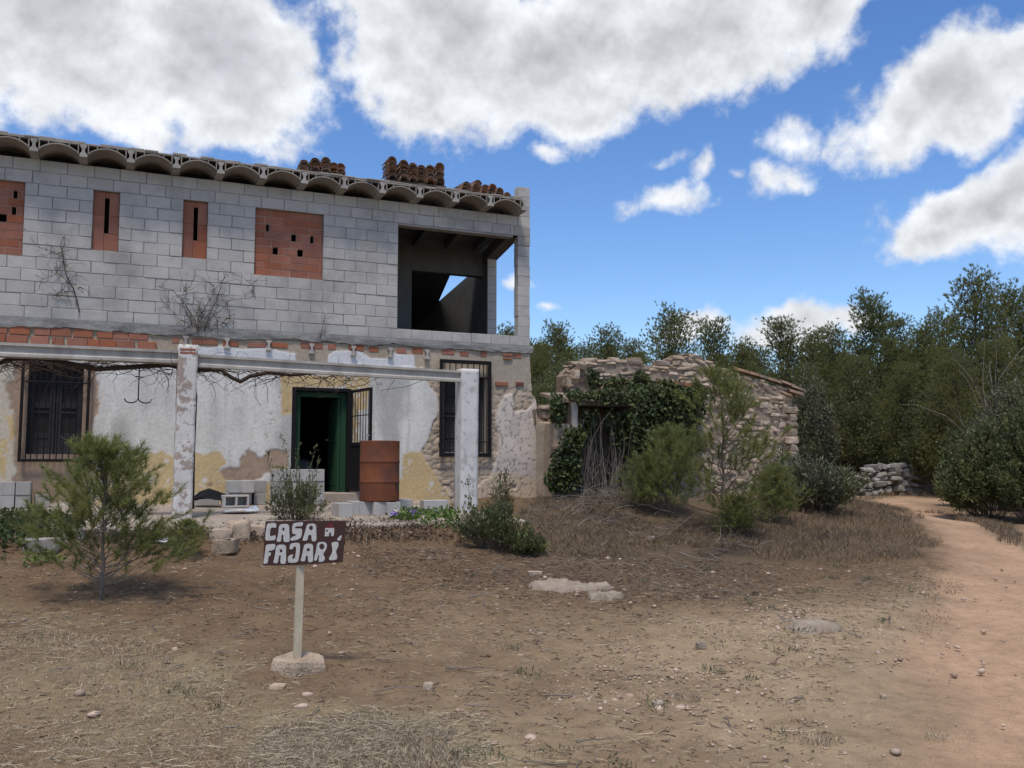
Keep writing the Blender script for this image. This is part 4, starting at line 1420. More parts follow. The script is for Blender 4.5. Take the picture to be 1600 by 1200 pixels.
wall_vine('bare climbing vine with dark clump below the left slit window', [
    ([(124, 488), (120, 468), (114, 450), (106, 436), (102, 424), (100, 410), (99, 400), (95, 386), (99, 370)], .012),
    ([(116, 456), (104, 456), (90, 460), (80, 463)], .006), ([(103, 440), (116, 446), (132, 452)], .005), ([(100, 410), (88, 428), (62, 440)], .004), ([(101, 402), (84, 396), (55, 385)], .004)],
    (124, 492), 40, .05, 31)
wall_vine('widest bare climbing vine, spreading below the right slit window', [
    ([(318, 520), (328, 490), (338, 470), (344, 450), (352, 428)], .010), ([(310, 520), (304, 500), (290, 478), (270, 455), (245, 448)], .009),
    ([(312, 515), (316, 488), (332, 462), (334, 445)], .008), ([(322, 505), (350, 480), (356, 470), (392, 466), (396, 450), (380, 435), (352, 425)], .005), ([(300, 505), (282, 470), (290, 450)], .006),
    ([(316, 512), (345, 508), (360, 492)], .005), ([(306, 512), (280, 500), (262, 478)], .005), ([(310, 516), (308, 490), (316, 465)], .007)],
    (316, 522), 110, .055, 32)
wall_vine('short single bare stem at the foot of the block wall', [([(500, 527), (503, 508), (508, 492)], .007)], (500, 528), 8, .03, 33)

# iron hook hanging from the vine
b = MB()
H0 = onY(218, 572, PY + .3); H1 = onY(216, 622, PY + .3)
b.tube([H0, H1], .009, 6)
cxh = H1
sc_ = .16
for s in (-1, 1):
    pts = [H1 + np.array([0, 0, .0])]
    for k in range(1, 9):
        a = math.pi * k / 8 * .85
        pts.append(H1 + np.array([s * sc_ * (1 - math.cos(a)) * .58, 0, -sc_ * .42 * math.sin(a) + (.02 if k == 8 else 0)]))
    b.tube(pts, .009, 6)
hz = H0[2] * .45 + H1[2] * .55 + .10
b.tube([(H0[0] - .05, H0[1], hz), (H0[0] + .06, H0[1], hz - .01)], .008, 6)
b.tube([(H0[0] - .13, H0[1], H0[2] - .01), (H0[0] + .03, H0[1], H0[2] - .03)], .006, 5)
tag(b.obj('hanging_hook', M['iron']), 'double iron hook hanging from the vine left of the column', 'hook')

# ------------------------------------------------------------------ roof tiles piled on the roof edge
def tile_mesh(L=0.42, w0=.085, w1=.07, th=.012, n=9):
    V = []; Fq = []
    for (y, w) in ((0, w0), (L, w1)):
        for r in (w, w - th):
            for i in range(n):
                a = math.pi * i / (n - 1)
                V.append((r * math.cos(a), y, r * .95 * math.sin(a)))
    def q(a, b_, c_, d_): Fq.append((a, b_, c_, d_))
    for i in range(n - 1):
        q(i, i + 1, 2 * n + i + 1, 2 * n + i)
        q(n + i + 1, n + i, 3 * n + i, 3 * n + i + 1)
        q(i + 1, i, n + i, n + i + 1)
        q(2 * n + i, 2 * n + i + 1, 3 * n + i + 1, 3 * n + i)
    for i in (0, n - 1):
        q(i, 2 * n + i, 3 * n + i, n + i)
    me = np_mesh('roof_tile', np.array(V), np.array(Fq), False)
    me.materials.append(M['tile'])
    return me


TILE = tile_mesh()
ORD = ['first', 'second', 'third', 'fourth', 'fifth', 'sixth', 'seventh', 'eighth', 'ninth', 'tenth', 'eleventh', 'twelfth']


def tile_pile(pile, xs_, counts, y0, zb, pitch, lean=0.0, yaw=0.0):
    for ci, (x, cn) in enumerate(zip(xs_, counts)):
        for k in range(cn):
            o = bpy.data.objects.new('roof_tile', TILE)
            link(o)
            o.location = (x + random.uniform(-.006, .006) + lean * k * pitch, y0 + random.uniform(-.025, .02) + k * .004, zb + k * pitch)
            o.rotation_euler = (random.uniform(-.03, .03), random.uniform(-.06, .06) + lean * .2, yaw + random.uniform(-.06, .06))
            tag(o, f'curved clay tile, {ORD[k]} from bottom, {ORD[ci]} column from left, {pile}', 'roof tile', f'tiles of the {pile}', 'thing')


RT = JB + .245
def rx(px, py): return F(px, py, -.3)[0]
tile_pile('left roof pile', [rx(p, 262) for p in (477, 495, 511, 524, 535)], [6, 8, 9, 7, 7], -.20, RT, .036)
b = MB(); b.bev(rx(604, 285), rx(696, 290), -.36, -.26, RT + .002, RT + .05, .006); b.bev(rx(604, 285), rx(696, 290), .0, .1, RT + .002, RT + .05, .006)
tag(b.obj('support_plank', M['wood']), 'dark plank under the middle tile pile on the roof', 'plank')
tile_pile('middle roof pile', [rx(p, 270) for p in (612, 630, 644, 657, 671, 686)], [12, 11, 10, 9, 10, 12], -.38, RT + .052, .033)
tile_pile('right roof pile', [rx(p, 295) for p in (726, 742, 756, 767, 779, 792)], [5, 7, 5, 6, 4, 2], -.30, RT, .034, lean=.35, yaw=.2)

# ------------------------------------------------------------------ loose concrete blocks
def hollow_block():
    b = MB()
    L, W, Hh = .395, .195, .195; t = .03
    x0, x1 = -L / 2, L / 2; y0, y1 = -W / 2, W / 2
    b.bev(x0, x1, y0, y0 + t, 0, Hh, .005); b.bev(x0, x1, y1 - t, y1, 0, Hh, .005)
    b.bev(x0, x0 + t, y0 + t - .002, y1 - t + .002, .001, Hh - .001, .003); b.bev(x1 - t, x1, y0 + t - .002, y1 - t + .002, .001, Hh - .001, .003)
    b.bev(-t / 2, t / 2, y0 + t - .002, y1 - t + .002, .001, Hh - .001, .003)
    b.box(x0 + .004, x1 - .004, y0 + .004, y1 - .004, .0, .02)
    me = b.mesh('concrete_block'); me.materials.append(M['block'])
    return me


HB = hollow_block()


def loose(label, x, y, z, rz=0.0, rx_=0.0, ry=0.0, group=None):
    o = bpy.data.objects.new('concrete_block', HB); link(o)
    o.location = (x, y, z); o.rotation_euler = (rx_, ry, rz)
    return tag(o, label, 'concrete block', group)


Q90 = math.pi / 2
G = 'concrete blocks lying on the terrace'
# pile by the wall under the left window (ends towards us)
xl = F(12, 780, -.45)[0]
for c_, nm in enumerate(('left', 'right')):
    for r_, vn in enumerate(('bottom', 'top')):
        loose(f'grey concrete block, {vn} {nm} of four piled below the barred left window', xl + c_ * .215, -.45 + random.uniform(-.02, .02), tz(-.45) + .2 * r_ + .002, Q90 + random.uniform(-.04, .04), group=G)
loose('grey concrete block lying right of the four-block pile below the left window', xl + .45, -.30, tz(-.3), Q90 + .1, group=G)
# pile by the wall between column and door
xm_ = F(362, 780, -.45)[0]
for (dx, dz, rz, lab) in ((0, 0, Q90, 'bottom left'), (.21, 0, Q90 - .05, 'bottom middle'), (.43, 0, Q90 + .04, 'bottom right')):
    loose(f'grey concrete block, {lab} of the pile against the yellow plinth', xm_ + dx, -.42, tz(-.42), rz, group=G)
loose('grey concrete block, top left of the pile against the yellow plinth', xm_ + .02, -.44, tz(-.44) + .2, Q90 + .05, group=G)
loose('grey concrete block stood on top of the plinth pile, lightest and foremost', xm_ + .22, -.58, tz(-.5) + .203, Q90, group=G)
loose('grey concrete block, top right of the pile against the yellow plinth', xm_ + .45, -.40, tz(-.4) + .2, Q90 - .04, group=G)
loose('concrete block laid low behind the black plastic sheet', F(322, 772, -.5)[0], -.45, tz(-.45), .05, group=G)
# hollow block on its side showing two cavities
p = tpix(366, 793)
loose('hollow concrete block on its side showing two dark cavities', p[0], p[1] + .1, p[2] + .10, .12, Q90, 0, group=G)
# stack left of the doorway
xd = F(434, 775, -1.0)[0]
for c_ in range(4):
    for r_, vn in enumerate(('bottom', 'top')):
        loose(f'grey concrete block, {vn} row, {ORD[c_]} column from left, stack beside the doorway', xd + c_ * .208, -1.0 + .03 * (c_ % 2), tz(-1) + .2 * r_ + .16 * 0 + .002, Q90 + random.uniform(-.03, .03), group=G)
        
for c_ in range(4):
    o = loose(f'concrete block laid as third layer, {ORD[c_]} from left, on the doorway stack', xd + c_ * .208, -1.0 + .02 * (c_ % 2), tz(-1) + .402, Q90 + random.uniform(-.03, .03), group=G)
# row along the terrace front, the drum stands on some of them
for (px, py, rz, lab) in ((539, 808.5, Q90 + .05, 'pale concrete block, leftmost of the row along the terrace edge'), (561, 805, Q90 - .03, 'concrete block second from left in the terrace edge row'),
                         (576, 805, Q90, 'concrete block under the left side of the rusty drum'), (588, 806, Q90 + .02, 'narrow-looking concrete block under the middle of the drum'),
                         (602, 806.5, Q90, 'concrete block under the right side of the rusty drum'), (621, 802, Q90 + .25, 'concrete block behind the violet flowers')):
    p = tpix(px, py)
    dx = {576: -.03, 588: 0.06, 602: .13}.get(px, 0)
    loose(lab, p[0] + dx, p[1] + .2, p[2], rz, group=G)
p = tpix(636, 801); loose('concrete block right of the violet flowers, set back', p[0] + .03, p[1] + .25, p[2], Q90 - .1, group=G)
p = tpix(682, 802); loose('long side-on concrete block left of the white pillar foot', p[0], p[1] + .1, p[2], .03, group=G)

# ------------------------------------------------------------------ rusty drum
dp = tpix(599, 806)
dr = thing('oil_drum', 'rusty brown oil drum standing on blocks in front of the gate', 'drum', (dp[0] + .02, dp[1] + .30, dp[2] + .197))
R_, Hd = .29, .885
prof = [(0, 0.012), (R_ - .02, .012), (R_ - .012, 0), (R_, .004), (R_, .02)]
for zc in (.285, .58):
    prof += [(R_ - .001, zc - .04), (R_ - .001, zc - .016), (R_ + .0045, zc - .006), (R_ + .0045, zc + .006), (R_ - .001, zc + .016)]
prof += [(R_ - .001, Hd - .03), (R_, Hd - .015), (R_, Hd), (R_ - .012, Hd), (R_ - .02, Hd - .02), (0, Hd - .02)]
n = 40; V = []; Fq = []
for (r, z) in prof:
    for k in range(n):
        a = 2 * math.pi * k / n
        dent = 1 - .02 * max(0, math.cos(a - 4.9)) ** 8 * math.sin(math.pi * z / Hd)
        V.append((r * dent * math.cos(a), r * dent * math.sin(a), z))
for i in range(len(prof) - 1):
    for k in range(n):
        Fq.append((i * n + k, i * n + (k + 1) % n, (i + 1) * n + (k + 1) % n, (i + 1) * n + k))
me = np_mesh('drum_body', np.array(V), np.array(Fq), True)
mobj('drum_body', me, M['rust'], dr)
b = MB(); b.box(.10, .13, -R_ - .004, -R_ + .01, .16, .25)
mobj('dark_tear', b.mesh('dark_tear'), M['dark'], dr, rot=(0, 0, .36))

# dark rounded tub inside the doorway
n = 28; V = []; Fq = []
prof = [(0.0, .62), (.12, .61), (.22, .56), (.26, .48), (.275, .40), (.262, .38), (.27, .02), (.25, 0), (0, 0)]
for (r, z) in prof:
    for k in range(n):
        a = 2 * math.pi * k / n; V.append((r * math.cos(a), r * math.sin(a), z))
for i in range(len(prof) - 1):
    for k in range(n): Fq.append((i * n + k, (i + 1) * n + k, (i + 1) * n + (k + 1) % n, i * n + (k + 1) % n))
tub = thing('plastic_tub', 'dark rounded tub standing just inside the doorway', 'tub', (-1.58, .95, 1.11))
mobj('tub_body', np_mesh('tub_body', np.array(V), np.array(Fq), True), M['shutter2'], tub)
b = MB(); b.tube([(.1, -.27, .30), (.1, -.30, .36), (.1, -.29, .44), (.1, -.25, .48)], .014, 6); mobj('handle', b.mesh('handle'), M['beam'], tub)


# ------------------------------------------------------------------ plastic sheets
def sheet(name, label, cat, ctr, lx, ly, hfun, mat, seed, rz=0.0, n=34):
    u = np.linspace(-1, 1, n); U, W = np.meshgrid(u, u)
    ang = np.arctan2(W, U); rad = np.hypot(U, W)
    lim = .78 + .42 * fbm(np.cos(ang) * 1.6 + 5, np.sin(ang) * 1.6 + seed, seed, 4)
    sc = np.clip(lim / np.maximum(rad, 1e-3), 0, 1)
    X = U * np.where(rad > lim, sc, 1) * lx; Y = W * np.where(rad > lim, sc, 1) * ly
    Z = hfun(X / lx, Y / ly) + .05 * np.abs(fbm(X * 6, Y * 6, seed + 3, 4, .6)) * 1.6
    ids = np.arange(n * n).reshape(n, n)
    Q = np.stack([ids[:-1, :-1], ids[:-1, 1:], ids[1:, 1:], ids[1:, :-1]], -1).reshape(-1, 4)
    o = mobj(name, np_mesh(name, np.stack([X, Y, Z], -1).reshape(-1, 3), Q, True), mat, None, loc=ctr, rot=(0, 0, rz))
    return tag(o, label, cat)


p = tpix(330, 795)
sheet('plastic_sheet', 'crumpled black plastic sheet heaped near the column foot', 'plastic sheet', (p[0], p[1] + .45, p[2] + .02), .36, .36,
      lambda u, w: .27 * np.exp(-(u ** 2 * 1.6 + w ** 2 * 1.6)) + .06 * np.exp(-((u - .8) ** 2 * 6 + w ** 2 * 3)), M['black'], 301)
p = tpix(378, 803)
sheet('plastic_sheet', 'bright white plastic sheet lying by the hollow block', 'plastic sheet', (p[0], p[1] + .12, p[2] + .02), .36, .26,
      lambda u, w: .03 * np.exp(-(u ** 2 + w ** 2)) + .07 * np.exp(-((u - .75) ** 2 * 9 + (w - .5) ** 2 * 9)), M['white'], 311)
p = gpix(262, 852)
sheet('plastic_sheet', 'small white plastic scrap on the bank behind the young pine', 'plastic sheet', (p[0], p[1], p[2] + .01), .16, .09, lambda u, w: .05 * np.exp(-(u ** 2 + w ** 2) * 2), M['white'], 321)

# ------------------------------------------------------------------ house sign
SD = 6.9
sgp = gpix(462, 1043)
sd_ = float(np.dot(sgp - CAM, FWD))
TL, TR, BL, BR = [atd(x, y, sd_) for x, y in ((413, 815), (541, 814), (411.2, 884), (535.2, 878.5))]
sign = thing('house_sign', 'small brown name board with white hand-painted letters on a post', 'sign', tuple(sgp))
SINV = Matrix.Translation(tuple(-sgp))
def sp_(o, parent=None):
    o.parent = parent or sign
    o.matrix_parent_inverse = SINV if parent is None else Matrix.Identity(4)
    return o


nrm = np.cross(TR - TL, BL - TL); nrm /= np.linalg.norm(nrm)
if np.dot(nrm, CAM - TL) < 0: nrm = -nrm


def bpt(u, v, off=0.0):
    """point on the board: u, v in tenths of photo pixels from (400,800)"""
    x, y = 400 + u / 10, 800 + v / 10
    d = ray(x, y)
    t = np.dot(TL - CAM, nrm) / np.dot(d, nrm)
    return CAM + d * t + nrm * off


b = MB()
ring = [(148, 148), (500, 142), (900, 140), (1405, 140), (1400, 240), (1375, 500), (1350, 785), (900, 815), (600, 830), (110, 842), (118, 620), (132, 360)]
fr = [bpt(u, v) for u, v in ring]; bk = [p - nrm * .016 for p in fr]
k = len(ring)
b.add(fr + bk, [tuple(range(k)), tuple(range(2 * k - 1, k - 1, -1))] + [(i, i + k, (i + 1) % k + k, (i + 1) % k) for i in range(k)])
board = sp_(b.obj('board', M['board']))


def ribbon_shape(name, outline, holes=(), mat=M['letter'], off=.0025):
    """flat painted letter: outline polygon, holes are dabs of board colour laid on top"""
    cu = bpy.data.curves.new(name, 'CURVE'); cu.dimensions = '2D'; cu.fill_mode = 'FRONT'
    for poly in [outline] + list(holes):
        s = cu.splines.new('POLY'); s.points.add(len(poly) - 1)
        for i, (u, v) in enumerate(poly): s.points[i].co = (u / 100, -v / 100, 0, 1)
        s.use_cyclic_u = True
    tmp = bpy.data.objects.new(name, cu)
    me = bpy.data.meshes.new_from_object(tmp)
    bpy.data.objects.remove(tmp); bpy.data.curves.remove(cu)
    for v_ in me.vertices:
        v_.co = Vector(bpt(v_.co.x * 100, -v_.co.y * 100, off))
    me.name = name
    for p_ in me.polygons: pass
    o = mobj(name, me, mat)
    return sp_(o)


def smooth_poly(pts, n=1):
    for _ in range(n):
        out = []
        for i in range(len(pts)):
            a, b_ = np.array(pts[i], float), np.array(pts[(i + 1) % len(pts)], float)
            out += [tuple(a * .78 + b_ * .22), tuple(a * .22 + b_ * .78)]
        pts = out
    return pts


def circ(x, y, rx_, ry, n=12): return [(x + rx_ * math.cos(2 * math.pi * i / n), y + ry * math.sin(2 * math.pi * i / n)) for i in range(n)]


LET = [
    ([(178, 180), (250, 166), (312, 172), (322, 215), (312, 250), (255, 238), (225, 262), (216, 360), (236, 382), (300, 356), (312, 390), (300, 440), (200, 446), (146, 442), (150, 340), (164, 240)], []),
    ([(362, 186), (518, 184), (522, 290), (528, 440), (520, 466), (440, 470), (428, 430), (432, 352), (400, 352), (396, 440), (378, 470), (318, 456), (330, 420), (352, 330)], [circ(430, 268, 19, 26)]),
    ([(580, 176), (640, 168), (740, 150), (728, 226), (640, 220), (606, 240), (620, 258), (722, 254), (720, 330), (708, 400), (640, 436), (560, 448), (534, 438), (548, 396), (620, 366), (640, 348), (570, 344), (562, 260)], []),
    ([(800, 180), (940, 178), (944, 300), (948, 455), (880, 460), (868, 420), (866, 356), (820, 356), (808, 430), (790, 448), (722, 446), (740, 400), (776, 280)], [circ(862, 248, 30, 36)]),
    ([(156, 508), (240, 500), (304, 496), (302, 560), (270, 596), (200, 606), (196, 640), (232, 620), (234, 680), (194, 694), (190, 800), (124, 812), (116, 790), (132, 700), (146, 600)], []),
    ([(318, 512), (474, 506), (470, 640), (474, 806), (390, 812), (380, 770), (392, 668), (364, 672), (346, 780), (330, 800), (266, 794), (284, 740), (304, 640)], [circ(392, 606, 22, 27)]),
    ([(536, 492), (640, 476), (690, 490), (688, 620), (664, 760), (640, 786), (520, 796), (496, 760), (502, 690), (560, 660), (590, 670), (566, 700), (570, 730), (606, 732), (622, 640), (632, 550), (596, 530), (570, 586), (520, 580)], []),
    ([(756, 496), (896, 490), (892, 640), (894, 770), (870, 784), (812, 782), (814, 680), (780, 682), (770, 760), (752, 772), (692, 764), (712, 710), (736, 600)], [circ(818, 588, 27, 26)]),
    ([(956, 474), (1060, 462), (1108, 492), (1110, 560), (1060, 640), (1050, 660), (1084, 720), (1060, 770), (990, 784), (978, 760), (990, 670), (976, 668), (950, 760), (906, 760), (916, 700), (940, 600)], [circ(1030, 540, 40, 46, 14)]),
    ([(1180, 476), (1240, 462), (1290, 470), (1290, 540), (1252, 600), (1254, 640), (1274, 690), (1262, 746), (1150, 756), (1138, 720), (1178, 660), (1200, 600), (1186, 530)], []),
]
for outl, holes in LET:
    ribbon_shape('letter', smooth_poly(outl, 2), holes)
ribbon_shape('accent_mark', smooth_poly([(1346, 350), (1330, 420), (1312, 452), (1264, 440), (1282, 400)], 1))
ribbon_shape('painted_house', [(1084, 250), (1222, 248), (1224, 300), (1216, 372), (1178, 378), (1168, 316), (1146, 316), (1140, 378), (1074, 380)], [circ(1111, 292, 15, 18)])
ribbon_shape('painted_roof', [(1145, 165), (1190, 165), (1225, 246), (1080, 248)], [], M['redpaint'])
pt = atd(467.2, 880, sd_) - nrm * .04; pb = atd(461.5, 1034, sd_) - nrm * .04
pb[2] = sgp[2] - .02
b = MB(); w = .026
ax = np.cross(nrm, [0, 0, 1]); ax /= np.linalg.norm(ax)
def quad_ring(c, a, d): return [c - a * w - d * w, c + a * w - d * w, c + a * w + d * w, c - a * w + d * w]
ptop = pt + (pt - pb) * .35
rot_ = .35
a2 = ax * math.cos(rot_) + nrm * math.sin(rot_); d2_ = -ax * math.sin(rot_) + nrm * math.cos(rot_)
rings = [quad_ring(pb + (ptop - pb) * t, a2, d2_) for t in (0, 1)]
b.add(rings[0] + rings[1], [(0, 3, 2, 1), (4, 5, 6, 7), (0, 1, 5, 4), (1, 2, 6, 5), (2, 3, 7, 6), (3, 0, 4, 7)])
sp_(b.obj('post', M['post']))
# the stone that holds the post
c0 = gpix(463, 1052)
b = MB()
pr = [gpix(425, 1050), gpix(462, 1066), gpix(503, 1052), gpix(462, 1036)]
tp = [atd(424, 1041, sd_ + .02), atd(458, 1046, sd_ - .14), atd(503, 1044, sd_ + .02), atd(446, 1029, sd_ + .2)]
vs = []
cen = np.mean([q[:2] for q in pr], 0)
hexb = [(-.19, .03), (-.17, -.05), (.02, -.17), (.19, -.03), (.17, .05), (-.04, .17)]
for z, s in ((-.06, 1.05), (.05, 1.03), (.085, .96), (.10, .80)):
    for i, (x, y) in enumerate(hexb): vs.append((x * s, y * s, z + .012 * ((i * 7) % 3 - 1) + (.015 if i in (4, 5, 0) else 0)))
fs = [tuple(range(5, -1, -1)), tuple(18 + i for i in range(6))]
for r_ in range(3):
    for i in range(6): fs.append((r_ * 6 + i, r_ * 6 + (i + 1) % 6, r_ * 6 + 6 + (i + 1) % 6, r_ * 6 + 6 + i))
b.add(vs, fs)
tag(b.obj('base_stone', M['palestone'], loc=(sgp[0] + .02, sgp[1] + .02, sgp[2] - .025), rot=(0, 0, -YAW)), 'flat topped stone block holding the foot of the sign post', 'stone')

# ------------------------------------------------------------------ ruined stone shed
SY = 0.3
shed = thing('stone_shed', 'ruined dry stone shed with tiled gable edge, overgrown with ivy', 'shed', (6.5, SY, 1.0))
SHI = Matrix.Translation((-6.5, -SY, -1.0))
def shp(o, parent=None):
    o.parent = parent or shed
    o.matrix_parent_inverse = SHI if parent is None else Matrix.Identity(4)
    return o


TOPP = [F(*p, SY) for p in [(884, 585), (889, 577), (905, 563), (918, 558), (940, 558), (965, 561), (985, 558), (1002, 561), (1010, 568), (1040, 566), (1052, 558), (1065, 552), (1082, 552), (1100, 560), (1120, 569), (1150, 581), (1165, 585), (1200, 596), (1230, 605), (1245, 614)]]
txs = [p[0] for p in TOPP]; tzs = [p[1] for p in TOPP]
topz = lambda x: float(np.interp(x, txs, tzs))
X0, X1 = txs[0], F(1241, 700, SY)[0]
b = MB()
cols_ = np.linspace(X0 + .03, X1 - .02, 60)
for a, c_ in zip(cols_[:-1], cols_[1:]):
    za, zc = topz(a) - .06, topz(c_) - .06
    b.add([(a, SY + .0, .7), (c_, SY + .0, .7), (c_, SY + .5, .7), (a, SY + .5, .7), (a, SY + .0, za), (c_, SY + .0, zc), (c_, SY + .5, zc), (a, SY + .5, za)],
          [(0, 1, 5, 4), (2, 3, 7, 6), (4, 5, 6, 7)] + ([(3, 0, 4, 7)] if a == cols_[0] else []) + ([(1, 2, 6, 5)] if c_ == cols_[-1] else []))
b.box(X1 - .5, X1 - .03, SY + .5, SY + 4.5, .7, topz(X1) - .15); b.box(X0 + .05, X0 + .5, SY + .5, SY + 4.5, .7, 2.6)
gab = shp(b.obj('gable_wall', M['stonecore']))
rs = random.Random(77)
stones_list = []
z = 1.0
while z < 4.15:
    h = rs.uniform(.055, .105) if z > 2.9 else rs.uniform(.08, .15)
    x = X0 + rs.uniform(0, .1)
    while x < X1:
        w = rs.uniform(.10, .40) if z > 2.9 else rs.uniform(.10, .30)
        if x + w > X1: w = max(.1, X1 - x)
        xc = x + w / 2; zc = z + h / 2 + rs.uniform(-.018, .018) + .05 * float(fbm(np.array([xc * 1.3]), np.array([z * 2]), 431, 2)[0])
        if zc < topz(xc) - .015 and (zc > 3.0 or xc > 6.6):
            stones_list.append((xc, zc, w, h * rs.uniform(.75, 1.25)))
        x += w
    z += h * .97
stones_list.sort(key=lambda q: -q[2] * q[3])
RV, RF, roff = [], [], 0
for i, (xc, zc, w, h) in enumerate(stones_list):
    lib = STONES if (zc > 2.9 or rs.random() < .4) else STONES_P
    rot_s = (rs.uniform(-.12, .12), rs.uniform(-.10, .10) + (.26 if zc > topz(xc) - .25 and xc > 6.7 else 0), rs.uniform(-.12, .12))
    o = put_stone(None, xc, SY + rs.uniform(.065, .105), zc, w * 1.05, rs.uniform(.2, .3), h * 1.12, lib, rot_s)
    if i < 300:
        shp(o, gab)
    else:
        mw = Matrix.LocRotScale(o.location, o.rotation_euler, o.scale)
        RV.append(np.array([mw @ v.co for v in o.data.vertices]))
        for p_ in o.data.polygons:
            RF.append(tuple(k + roff for k in p_.vertices))
        roff += len(o.data.vertices)
        bpy.data.objects.remove(o)
if RV:
    me = bpy.data.meshes.new('small_stones'); me.from_pydata([tuple(v) for v in np.concatenate(RV)], [], RF); me.update()
    o = shp(mobj('small_stones', me, M['stone']), gab); o['kind'] = 'stuff'
# tall dressed stones at the left corner, quoins at the right corner
for (px, py, w, h) in ((888, 594, .15, .36), (896, 586, .15, .22), (905, 574, .2, .14)):
    x, z = F(px, py, SY); shp(put_stone(None, x, SY, z, w, .4, h, STONES_P, (0, .12, 0)), gab)
zz = 1.05; k = 0
while zz < topz(X1) - .2:
    h = rs.uniform(.12, .2); shp(put_stone(None, X1 - .12, SY + .02, zz + h / 2, .30 if k % 2 else .22, .4, h * 1.05, STONES_P, (0, 0, 0)), gab); zz += h; k += 1
# tiles along the verge and the eave corner
vx = np.linspace(F(1152, 582, SY)[0], F(1238, 606, SY)[0], 7)
OLDT = TILE.copy(); OLDT.materials.clear(); OLDT.materials.append(M['oldtile'])
for i, x in enumerate(vx):
    o = bpy.data.objects.new('roof_tile', OLDT); link(o)
    sl = math.atan2(topz(x + .3) - topz(x - .3), .6)
    o.location = (x + .3, SY + rs.uniform(-.03, .05), topz(x) - .035)
    o.rotation_euler = (0, 0, math.pi / 2 + rs.uniform(-.08, .08)); o.rotation_mode = 'XYZ'
    o.rotation_euler = (-sl * 1.0, 0, math.pi / 2 + rs.uniform(-.08, .08))
    shp(o)
for i in range(3):
    o = bpy.data.objects.new('roof_tile', OLDT); link(o)
    x, z = F(1228 + i * 3, 617, SY); o.location = (x + .35, SY - .12 + .19 * i, z - .02); o.rotation_euler = (.2, 0, math.pi / 2 + .05); shp(o)
# roof remains behind the verge
b = MB()
for a, c_ in ((7.6, 9.6),):
    b.add([(a, SY + .2, topz(a) - .06), (c_, SY + .2, topz(9.5) - .10), (c_, SY + 3.5, topz(9.5) - .10), (a, SY + 3.5, topz(a) - .06), (a, SY + .2, topz(a) - .12), (c_, SY + .2, topz(9.5) - .16), (c_, SY + 3.5, topz(9.5) - .16), (a, SY + 3.5, topz(a) - .12)],
          [(0, 1, 2, 3), (7, 6, 5, 4), (0, 4, 5, 1), (1, 5, 6, 2), (2, 6, 7, 3), (3, 7, 4, 0)])
shp(b.obj('roof_bed', M['stonecore']))

# front wall with the doorway, lintel
FY = -0.75
def ff(px, py): return F(px, py, FY)
xa, za = ff(903, 640); xb, zb2 = ff(985, 640); xleft = ff(866, 650)[0]; xright = ff(1098, 650)[0]
b = MB()
def wallbox(x0, x1, z0, z1): b.box(x0, x1, FY, FY + .42, z0, z1)
wallbox(ff(892, 640)[0], xa, .7, ff(895, 628)[1]); wallbox(xb, xright, .7, ff(1000, 612)[1])
wallbox(ff(866, 650)[0], ff(892, 640)[0], .7, ff(880, 662)[1])
shp(b.obj('front_wall', M['stonecore']))
b = MB(); b.box(xright - .45, xright - .02, FY + .4, SY + .06, .7, 3.0); shp(b.obj('return_wall', M['stonecore']))
b = MB(); b.bev(xa - .05, xb + .3, FY - .03, FY + .2, ff(900, 634)[1] + .0, ff(900, 625)[1], .02)
shp(b.obj('lintel', M['wood']))
b = MB(); b.add([(xa - .3, FY + .05, 2.80), (xright, FY + .05, 2.95), (xright, SY + .02, 3.12), (xa - .3, SY + .02, 3.0), (xa - .3, FY + .05, 2.86), (xright, FY + .05, 3.02), (xright, SY + .02, 3.18), (xa - .3, SY + .02, 3.06)], [(0, 3, 2, 1), (4, 5, 6, 7), (0, 1, 5, 4), (1, 2, 6, 5), (2, 3, 7, 6), (3, 0, 4, 7)])
shp(b.obj('added_shade_slab', M['stonecore']))  # slab added to keep sky light out and darken the doorway
b = MB(); b.box(xa - .35, xa - .1, FY + .42, SY, .7, 2.8); shp(b.obj('inner_wall', M['stonecore']))
b = MB(); b.bev(ff(893, 640)[0], xa - .01, FY - .02, FY + .3, 1.7, ff(900, 630)[1], .015)
shp(b.obj('door_jamb', M['concrete']))
for (px, py, rz) in ((1018, 613, .2), (1052, 603, 1.4), (1062, 604, 1.6), (1072, 605, 1.5)):
    o = bpy.data.objects.new('roof_tile', TILE); link(o)
    x, z = ff(px, py); o.location = (x, FY - .12, z); o.rotation_euler = (.1, 0, rz - .2); shp(o)
zz = 1.0
for i in range(60):
    x = random.uniform(xleft, ff(892, 640)[0] + .1); z = random.uniform(1.0, 2.3)
    if i > 16: break
    shp(put_stone(None, x, FY + .02, z, random.uniform(.14, .3), .2, random.uniform(.09, .16), STONES), None)

# ruined stub of wall between house and shed
lw = thing('low_wall', 'low crumbling plastered wall between house corner and shed', 'wall', (3.2, -.2, .95))
LWI = Matrix.Translation((-3.2, .2, -.95))
xs = np.arange(F(838, 700, -.25)[0], F(898, 700, -.25)[0], .03); zs = np.linspace(.7, 1, 40)
toplw = np.interp(xs, [F(p, 660, -.25)[0] for p in (838, 842, 856, 872, 890, 898)], [F(845, q, -.25)[1] for q in (640, 660, 659, 662, 652, 644)]) + .03 * fbm(xs * 6, xs * 0, 401, 3)
U_, W_ = np.meshgrid(np.arange(len(xs)), np.linspace(0, 1, 44))
LX = xs[U_]; LZ = .7 + (toplw[U_] - .7) * W_
LY = -.25 - .03 * fbm(LX * 4, LZ * 4, 405, 4, .6)
V = np.stack([LX, LY, LZ], -1)
topb = np.stack([xs, np.full(len(xs), .15), toplw - .02], -1)
V = np.concatenate([V.reshape(-1, 3), topb])
